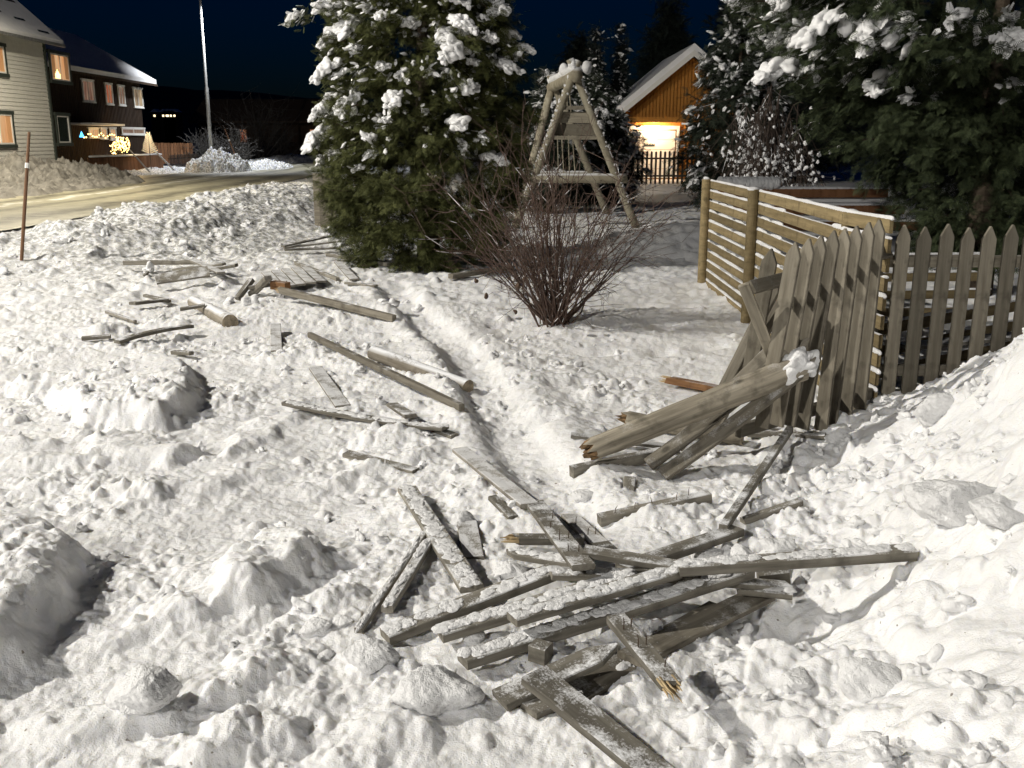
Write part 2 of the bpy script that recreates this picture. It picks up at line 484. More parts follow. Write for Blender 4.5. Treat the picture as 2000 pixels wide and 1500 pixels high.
# ---- snow texture on both grids
PATCH = lambda x, y: .30 + .70 * sstep(-.30, .22, noise2(x * 1.05 + 4, y * 1.05, 95) + .35 * noise2(x * 2.3, y * 2.3, 96))
def roughness(x, y):
    """how broken the snow is: strong on the thrown-up left side and the heap, softer in the garden"""
    g = sstep(0.35, 1.3, x + 0.32 * (y - 7)) * sstep(5.2, 6.6, y)
    r = (1.0 - 0.55 * g) * np.where(y < 9, PATCH(x, y), .8)
    r = r * (1 - 0.9 * on_road(x, y))
    td, tp = trough_dist(x, y)
    return r * (1 - 0.4 * np.exp(-(td / 0.2) ** 4) * sstep(0, .5, tp) * sstep(5, 4.5, tp))
for G, fine in ((G1, True), (G2, False)):
    X, Y = G.X, G.Y
    rg = roughness(X, Y)
    wx = X + 0.10 * noise2(X * 2.1, Y * 2.1, 51); wy = Y + 0.10 * noise2(X * 2.1, Y * 2.1, 52)
    G.h += rg * (0.024 * billow(wx * 1.5, wy * 1.5, 1, 61) + 0.020 * billow(wx * 3.6, wy * 3.6, 2, 62))
    rd = np.exp(-((ridge(X, Y) - 0.55) / 0.4) ** 2)
    G.h += rd * (0.07 * billow(wx * 1.3, wy * 1.3, 2, 64) + 0.05 * billow(wx * 4, wy * 4, 2, 65)) * (1 - on_road(X, Y))
    if fine:
        cl = sstep(-0.15, 0.5, noise2(X * 0.9, Y * 0.9, 71)) * 0.8 + 0.2
        G.h += rg * cl * (0.026 * billow(wx * 8.5, wy * 8.5, 2, 66) + 0.010 * billow(wx * 24, wy * 24, 2, 67))
        hp = np.where(foot_dist(X, Y) > -0.15, 1, 0) * sstep(6.6, 5.6, Y)
        G.h += hp * (0.050 * billow(wx * 2.3, wy * 2.3, 1, 81) + 0.034 * billow(wx * 5.2, wy * 5.2, 2, 82))

def wp(px, py): v = on(px, py); return v.x, v.y
# big plates thrown up by the plough: centre pixel, half sizes, turn, height, tilt
for k, (px, py, rx, ry, rot, hh, tl) in enumerate([
        (90, 760, 0.30, 0.22, 0.5, 0.12, (0, -0.1)),
        (470, 1120, 0.42, 0.34, 0.65, 0.05, (0.10, -0.10)), (420, 1190, 0.34, 0.22, 0.55, 0.06, (0.05, -0.15)),
        (640, 1190, 0.24, 0.13, 0.75, 0.10, (0, -0.1)), (500, 1330, 0.26, 0.13, 0.5, 0.11, (0, -0.3)),
        (130, 905, 0.38, 0.16, 0.2, 0.06, (0, -0.2)), (40, 875, 0.25, 0.16, 0.1, 0.10, (0, -0.1)),
        (300, 900, 0.40, 0.13, 0.25, 0.05, (0.05, -0.3)), (340, 960, 0.35, 0.14, 0.4, 0.08, (0, -0.2)),
        (520, 830, 0.32, 0.15, 0.35, 0.055, (0.1, -0.1)), (610, 790, 0.22, 0.12, 0.3, 0.06, (0, -0.2)),
        (760, 1010, 0.28, 0.22, 0.7, 0.05, (0.1, -0.1)), (500, 930, 0.22, 0.11, 0.4, 0.07, (0, -0.25)),
        (170, 655, 0.42, 0.22, 0.2, 0.09, (0.1, 0)), (330, 640, 0.3, 0.2, 0.3, 0.08, (0, 0)),
        (600, 960, 0.25, 0.12, 0.5, 0.07, (0, -0.2)), (560, 700, 0.4, 0.2, 0.3, 0.05, (0.1, 0)),
        (700, 850, 0.5, 0.3, -0.8, 0.05, (0.06, 0.05)), (230, 1420, 0.3, 0.16, 0.4, 0.10, (0, -0.2)),
        (900, 980, 0.18, 0.16, -0.7, 0.06, (0.1, 0.1)), (520, 1440, 0.3, 0.14, 0.55, 0.09, (0, -0.25)),
        (760, 1440, 0.26, 0.15, 0.4, 0.07, (0.1, -0.2)), (290, 1240, 0.30, 0.10, 0.8, 0.05, (0, 0))]):
    x, y = wp(px, py)
    for G in (G1, G2): G.slab(x, y, rx, ry, rot, hh * .58, (tl[0] * .6, tl[1] * .6), edge=0.13, seed=k)
def plate(G, pix, hh, edge, tilt, seed):
    """a plate of packed snow with the ground outline seen at these photo pixels"""
    pl = np.array([wp(*p) for p in pix]); c = pl.mean(0)
    i0, i1, j0, j1 = G.window(c[0], c[1], np.hypot(*(pl - c).T).max() + .3)
    X, Y = G.X[j0:j1, i0:i1], G.Y[j0:j1, i0:i1]
    if X.size < 4: return
    dist = np.full(X.shape, 1e9); ins = np.zeros(X.shape, bool)
    for k in range(len(pl)):
        a = pl[k - 1]; b = pl[k]; d = b - a; t = np.clip(((X - a[0]) * d[0] + (Y - a[1]) * d[1]) / (d @ d), 0, 1)
        dist = np.minimum(dist, np.hypot(X - a[0] - t * d[0], Y - a[1] - t * d[1]))
        cr = ((a[1] > Y) != (b[1] > Y)) & (X < (b[0] - a[0]) * (Y - a[1]) / (b[1] - a[1] + 1e-12) + a[0]); ins ^= cr
    sd = np.where(ins, dist, -dist) + .035 * fbm(X * 4, Y * 4, 3, 500 + seed)
    top = hh + tilt[0] * (X - c[0]) + tilt[1] * (Y - c[1]) + .010 * fbm(X * 3, Y * 3, 2, seed)
    w = sstep(0, edge, sd)
    G.h[j0:j1, i0:i1] += w * np.clip(top, 0, None)
    SMOOTH.append((G, i0, i1, j0, j1, sstep(edge * .8, edge * 2.0, sd)))
SMOOTH = []
for G in (G1, G2):
    G.h0 = G.h.copy()
    plate(G, [(-420, 1010), (30, 1040), (150, 1062), (196, 1110), (165, 1200), (120, 1255), (80, 1320), (-60, 1400), (-420, 1400)], .15, .16, (.02, .03), 1)
    plate(G, [(150, 840), (330, 850), (396, 815), (412, 770), (385, 728), (300, 712), (150, 745), (60, 790)], .13, .16, (.09, .02), 2)
    plate(G, [(390, 1235), (560, 1190), (640, 1100), (600, 1040), (500, 1060), (420, 1130)], .07, .09, (.03, -.02), 3)
    plate(G, [(430, 905), (560, 870), (560, 830), (430, 860)], .045, .11, (.02, -.05), 4)
    plate(G, [(640, 960), (760, 940), (900, 880), (820, 840), (700, 860)], .05, .12, (.03, .02), 5)
    plate(G, [(160, 905), (330, 925), (420, 890), (300, 850), (150, 860)], .04, .12, (.02, -.03), 6)
    for (g, i0, i1, j0, j1, w) in SMOOTH:
        if g is G: G.h[j0:j1, i0:i1] = G.h[j0:j1, i0:i1]
# footprints and dents in the garden snow
for (px, py, rx, ry, rot, dp) in [(1175, 690, .17, .12, .4, .06), (1115, 750, .2, .1, .5, .06), (1040, 720, .15, .09, .3, .04), (1250, 600, .2, .13, .1, .07),
                                  (1300, 640, .17, .12, .7, .06), (1350, 600, .2, .1, .3, .06), (1220, 760, .15, .1, .2, .05), (1290, 690, .16, .1, 1.1, .05),
                                  (1060, 820, .14, .09, .6, .05), (1120, 690, .13, .1, .0, .04), (1380, 680, .16, .1, .4, .05), (980, 640, .15, .1, .4, .04)]:
    x, y = wp(px, py); G1.dent(x, y, rx, ry, rot, dp)
# lumps, small to large
for G in (G1, G2): G.h0 = G.h.copy()
def scatter(G, n, xr, yr, rlo, rhi, powr, hk, cond=None, p=2.2, rough=0.0, soft=.5):
    for _ in range(n):
        x = random.uniform(*xr); y = yr[0] + (yr[1] - yr[0]) * random.random()
        r = rlo * (rhi / rlo) ** (random.random() ** powr)
        if cond is not None and random.random() > cond(x, y): continue
        a = random.uniform(0.6, 1.0)
        G.lump(x, y, r, r * a, random.uniform(0, 3.14), r * hk * random.uniform(0.6, 1.2), p, rough, 0.2, random.randrange(900), soft)
def c_all(x, y): return float(roughness(np.array(x), np.array(y))) * (0.35 + 0.65 * float(sstep(-0.3, 0.3, noise2(np.array(x * 1.1), np.array(y * 1.1), 91))))
def c_heap(x, y):
    s = foot_dist(x, y)
    return 0.0 if s < -.25 or y > 6.2 else (1.0 if s < .55 else .35) * (.3 + .7 * float(sstep(-.3, .2, noise2(np.array(x * 1.6), np.array(y * 1.6), 191))))
def c_ridge(x, y): return min(1.0, 0.15 + 1.6 * float(ridge(np.array(x), np.array(y)))) * (1 - float(on_road(np.array(x), np.array(y))))
scatter(G1, 620, (-4.5, 4.0), (1.2, 10), 0.035, 0.11, 2.4, 0.50, c_all, 2.6, 0.5, .8)
scatter(G1, 9000, (-4.8, 4.8), (1.2, 10), 0.010, 0.042, 2.2, 0.75, c_all, 2.3, 0, .7)
scatter(G1, 420, (-0.2, 4.0), (1.3, 6.2), 0.07, 0.22, 1.6, 0.36, c_heap, 2.4, 0.5, .9)
G1.h0 = G1.h.copy()
scatter(G1, 700, (-0.2, 4.0), (1.3, 6.2), 0.03, 0.10, 1.8, 0.6, c_heap, 2.3, 0.4, .75)
scatter(G1, 2200, (-0.2, 4.0), (1.3, 6.2), 0.012, 0.045, 1.8, 0.85, c_heap, 2.2, 0.3, .6)
scatter(G2, 2400, (-9.5, -1.0), (8.5, 28), 0.05, 0.24, 2.6, 0.36, c_ridge, 2.6, 0.6, .8)
scatter(G2, 500, (-9.5, 1.5), (9.5, 18), 0.06, 0.15, 1.8, 0.55, lambda x, y: 0.4, 2.4, 0.4, .7)
for G in (G1,):                                           # crumbly skin over everything
    X, Y = G.X, G.Y
    rg = .35 + .65 * roughness(X, Y)
    G.h += rg * (0.013 * fbm(X * 7.5, Y * 7.5, 2, 168) + 0.010 * fbm(X * 17 + .3 * G.h, Y * 17, 2, 169) + 0.0065 * fbm(X * 41, Y * 41, 2, 170))
G2.h += (0.035 * fbm(G2.X * 3.2, G2.Y * 3.2, 2, 171) + 0.034 * billow(G2.X * 5.5, G2.Y * 5.5, 2, 173) + 0.022 * fbm(G2.X * 11, G2.Y * 11, 2, 172)) * (1 - on_road(G2.X, G2.Y)) * (.4 + .6 * roughness(G2.X, G2.Y))
def Hfull(x, y):
    x = np.asarray(x, float); y = np.asarray(y, float)
    w = sstep(0, 0.5, np.minimum.reduce([x - G1.x[0], G1.x[-1] - x, y - G1.y[0], G1.y[-1] - y]))
    inside2 = sstep(0, 1.5, np.minimum.reduce([x - G2.x[0], G2.x[-1] - x, G2.y[-1] - y]))
    h2 = G2.sample(x, y) * inside2 + Hb(x, y) * (1 - inside2)
    return G1.sample(x, y) * w + h2 * (1 - w)
def hz(x, y): return float(Hfull(np.array([x]), np.array([y]))[0])
# ------------------------------------------------------------------ the broken fence: boards, rails and posts in the snow
def onf(px, py, lift=0.0):
    """as on(), on the finished snow surface"""
    d = ray(px, py)
    Y = np.concatenate([np.linspace(0.8, 12, 1400), np.linspace(12.02, 40, 900)])
    g = CAMZ + d.z * Y - (Hfull(d.x * Y, Y) + lift)
    i = int(np.argmax(g < 0)); a, b = Y[i - 1], Y[i]; ga, gb = g[i - 1], g[i]
    yy = a + (b - a) * ga / (ga - gb)
    return Vector((d.x * yy, yy, CAMZ + d.z * yy))
CARVE = []
BOARDCAT = {'fence_picket': 'fence board', 'fence_rail': 'fence rail', 'wood_scrap': 'wood scrap', 'fence_post': 'fence post'}
GRP = {'fence_picket': 'loose pickets of the broken fence', 'fence_rail': 'loose rails of the broken fence', 'wood_scrap': 'wood scraps in the snow', 'fence_post': 'broken fence posts lying in the snow'}
def board_mesh(L, w, t, tip=0, bend=0.0, twist=0.0, splinter=0, curve=0.0):
    xs = list(np.linspace(0, 1, 11)); ws = [1.0] * 11
    if tip:
        a = min(0.25, 0.9 * w / L)
        xs = [x * (1 - a) for x in xs] + [1 - a * 0.5, 1.0]; ws = ws + [0.56, 0.10]
    xs = np.array(xs); ws = np.array(ws)
    if tip < 0: xs = 1 - xs[::-1]; ws = ws[::-1]
    ch = 0.0035
    V = []
    for i, (x, k) in enumerate(zip(xs, ws)):
        hw = w / 2 * k * (1 + 0.02 * random.uniform(-1, 1)); ht = t / 2
        c = min(ch, hw * 0.5)
        prof = [(-hw + c, -ht), (hw - c, -ht), (hw, -ht + c), (hw, ht - c), (hw - c, ht), (-hw + c, ht), (-hw, ht - c), (-hw, -ht + c)]
        an = twist * (x - 0.5); ca, sa = math.cos(an), math.sin(an)
        zz = bend * (1 - (2 * x - 1) ** 2); yy = curve * (1 - (2 * x - 1) ** 2)
        for (a, b) in prof:
            dx = 0
            if splinter > 0 and i == len(xs) - 1: dx = random.uniform(-0.05, 0.01)
            if splinter < 0 and i == 0: dx = random.uniform(-0.01, 0.05)
            V.append(((x - 0.5) * L + dx, a * ca - b * sa + yy, a * sa + b * ca + zz))
    n = len(xs); q = []
    for i in range(n - 1):
        for j in range(8):
            k = (j + 1) % 8
            q.append([i * 8 + j, (i + 1) * 8 + j, (i + 1) * 8 + k, i * 8 + k])
    t3 = []
    for j in range(1, 7):
        t3.append([0, j, j + 1]); t3.append([(n - 1) * 8, (n - 1) * 8 + j + 1, (n - 1) * 8 + j])
    return V, q, t3
def place(o, p1, p2, roll=0.0, nh=None):
    p1 = Vector(p1); p2 = Vector(p2)
    x = (p2 - p1).normalized()
    up = Vector(nh) if nh is not None else Vector((0, 0, 1))
    z = (up - x * up.dot(x)).normalized()
    y = z.cross(x)
    if roll:
        r = R(roll); z, y = z * math.cos(r) + y * math.sin(r), y * math.cos(r) - z * math.sin(r)
    m = Matrix((x, y, z)).transposed().to_4x4(); m.translation = (p1 + p2) / 2
    o.matrix_world = m
    return m
def board(name, label, p1, p2, w=0.075, t=0.024, roll=0, tip=0, splinter=0, mat='board', bend=0.0, twist=None, nails=0, nh=None, carve=True, parent=None, curve=0.0, snow=0.0):
    p1 = Vector(p1); p2 = Vector(p2); L = (p2 - p1).length
    tw = random.uniform(-0.10, 0.10) if twist is None else twist
    mb = MB(); mb.add(*board_mesh(L, w, t, tip, bend, tw, splinter, curve))
    o = mb.build(name, M[mat])
    m = place(o, p1, p2, roll, nh)
    if parent is None: tag(o, label, BOARDCAT[name], GRP[name])
    else: o.parent = parent
    if splinter:
        s = 1 if splinter > 0 else -1
        mb = MB()
        for k in range(20):
            a = random.uniform(-w, w) * 0.46; b = random.uniform(-t, t) * 0.42
            l = random.uniform(0.004, 0.055) * (1.6 if k == 0 else 1)
            mb.tube([(s * (L / 2 - 0.03), a, b), (s * (L / 2 + l * 0.5), a * 1.1, b), (s * (L / 2 + l), a * 1.1 + random.uniform(-.006, .006), b + random.uniform(-.004, .004))],
                    [random.uniform(.003, .007), .003, .0006], 5)
        c = mb.build('splintered_end', M['fresh'], None); c.parent = o
    for k in range(nails):
        xx = (-0.42 + 0.84 * (k + 0.5) / nails) * L
        for s in (-1, 1):
            if random.random() < .35: continue
            xx += random.uniform(-.02, .02)
            mb = MB()
            h = random.uniform(.03, .045); lean = random.uniform(-.015, .02)
            mb.tube([(xx, s * w * 0.22, t / 2 - .005), (xx + lean * .4, s * w * .22, t / 2 + h * .6), (xx + lean, s * w * 0.22 + random.uniform(-.006, .006), t / 2 + h)], [.0022, .002, .001], 5)
            c = mb.build('nail', M['nail'], None); c.parent = o
    if snow > 0:
        mb = MB()
        nn = int(L / 0.006)
        for k in range(nn):
            if noise2(np.array(k * 0.21 + L * 7), np.array(3.3), 5) > 0.45 - snow: continue
            V, Fc = lumpy(2, 0.25, 2.5)
            r = random.uniform(0.5, 1.0)
            x0 = (k + random.random()) / nn - 0.5
            if tip and x0 * tip > 0.44: continue
            mb.add(V * np.array([.026 * r, w * .27 * r, .0048 * r]) + np.array([x0 * L, random.uniform(-1, 1) * w * .22, t / 2 + bend * (1 - 4 * x0 * x0) + .001]), None, Fc)
        if mb.n:
            c = mb.build('snow', M['snow_block'], None, smooth=True); c.parent = o
    if carve:
        a = np.linspace(-0.5, 0.5, int(L / 0.012) + 2); b = np.linspace(-0.5, 0.5, int(max(w, t) / 0.008) + 3)
        A, B = np.meshgrid(a, b); A = A.ravel(); B = B.ravel()
        mm = np.array(m)
        ht = abs(mm[2][2]) * t / 2 + abs(mm[2][1]) * w / 2
        pts = np.stack([mm[0][0] * A * L + mm[0][1] * B * w + mm[0][2] * B * t + mm[0][3], mm[1][0] * A * L + mm[1][1] * B * w + mm[1][2] * B * t + mm[1][3],
                        mm[2][0] * A * L + mm[2][3] + bend * (1 - 4 * A * A) - ht * 0.75], -1)
        CARVE.append(pts)
    return o
def log(name, label, p1, p2, r1, r2, mat='log', bend=0.0, ends=('cut', 'cut'), carve=True, knots=3):
    p1 = Vector(p1); p2 = Vector(p2); L = (p2 - p1).length
    n, k = 26, 40
    t = np.linspace(0, 1, k); an = np.arange(n) * 2 * math.pi / n
    Tm, Am = np.meshgrid(t, an, indexing='ij')
    rad = r1 + (r2 - r1) * Tm
    sd = random.uniform(0, 90)
    rad = rad * (1 + 0.05 * noise2(Tm * L * 4 + sd, Am * 1.2, 3) + 0.02 * noise2(Tm * L * 2 + sd, Am * 6, 4))
    for _ in range(knots):
        tk, ak = random.uniform(.1, .9), random.uniform(0, 6.28)
        rad += 0.006 * np.exp(-((Tm - tk) * L / .03) ** 2 - (np.angle(np.exp(1j * (Am - ak))) / .3) ** 2)
    Z = bend * (1 - (2 * Tm - 1) ** 2)
    Xl = (Tm - 0.5) * L
    for e, (i, s) in zip(ends, ((0, -1), (k - 1, 1))):
        if e == 'torn': Xl[i] += s * rng.uniform(-0.05, 0.03, n); rad[i] *= 0.9
    V = np.stack([Xl, np.cos(Am) * rad, np.sin(Am) * rad + Z], -1).reshape(-1, 3)
    i = np.arange(k - 1)[:, None] * n; j = np.arange(n)[None]; jj = (j + 1) % n
    q = np.stack([i + j, i + n + j, i + n + jj, i + jj], -1).reshape(-1, 4)
    mb = MB(); mb.add(V, q); o = mb.build(name, M[mat], smooth=True)
    m = place(o, p1, p2)
    tag(o, label, BOARDCAT[name], GRP[name])
    for e, i0, s in ((ends[0], 0, -1), (ends[1], k - 1, 1)):
        ring = V[i0 * n:(i0 + 1) * n]; c = ring.mean(0)
        mb = MB()
        if e == 'cut':
            tr = [[n, b, a] if s < 0 else [n, a, b] for a, b in ((a, (a + 1) % n) for a in range(n))]
            mb.add(np.vstack([ring, c + np.array([s * .004, 0, 0])]), None, tr)
            ob = mb.build('cut_end', M['endgrain'])
        elif e == 'snow':
            for q_ in range(7):
                Vb, Fb = lumpy(4, 0.34, 4.2, 14); rq = r2 * rng.uniform(.6, .9)
                mb.add(Vb * rq * np.array([1.1, 1, .8]) + c + np.array([rng.uniform(-.06, .03), rng.uniform(-.3, .3) * r2, rng.uniform(-.1, .45) * r2]), None, Fb)
            tr = [[n, a, (a + 1) % n] for a in range(n)]
            ob = mb.build('snow', M['snow_block'], smooth=True)
            mb2 = MB(); mb2.add(np.vstack([ring, c]), None, tr); c2 = mb2.build('broken_end', M['bark']); c2.parent = o
        else:
            mid = ring * 1.0; mid[:, 1:] = c[1:] + (ring[:, 1:] - c[1:]) * 0.6; mid[:, 0] += s * rng.uniform(-0.03, 0.05, n)
            mid2 = ring * 1.0; mid2[:, 1:] = c[1:] + (ring[:, 1:] - c[1:]) * 0.25; mid2[:, 0] += s * rng.uniform(-0.02, 0.06, n)
            q2 = [[a, (a + 1) % n, n + (a + 1) % n, n + a] for a in range(n)] + [[n + a, n + (a + 1) % n, 2 * n + (a + 1) % n, 2 * n + a] for a in range(n)]
            tr = [[3 * n, 2 * n + a, 2 * n + (a + 1) % n] for a in range(n)]
            mb.add(np.vstack([ring, mid, mid2, c + np.array([s * .03, 0, 0])]), q2, tr)
            ob = mb.build('broken_end', M['fresh_dark'])
        ob.parent = o
    if carve:
        a = np.linspace(-0.5, 0.5, int(L / 0.012) + 2); b = np.linspace(-1, 1, 15)
        A, B = np.meshgrid(a, b); A = A.ravel(); B = B.ravel(); mm = np.array(m); rr = r1 + (r2 - r1) * (A + .5)
        CARVE.append(np.stack([mm[0][0] * A * L + mm[0][1] * B * rr + mm[0][3], mm[1][0] * A * L + mm[1][1] * B * rr + mm[1][3],
                               mm[2][0] * A * L + mm[2][3] + bend * (1 - 4 * A * A) - rr * np.sqrt(np.clip(1 - B * B, 0, 1)) * 0.8], -1))
    return o
M['endgrain'] = plain_mat('end_grain', (0.30, 0.25, 0.18), 0.9, var=0.5, scale=25)
M['fresh_dark'] = plain_mat('torn_wood', (0.17, 0.105, 0.05), 0.9, var=0.7, scale=40)
pk, rl, sc, po = 'fence_picket', 'fence_rail', 'wood_scrap', 'fence_post'
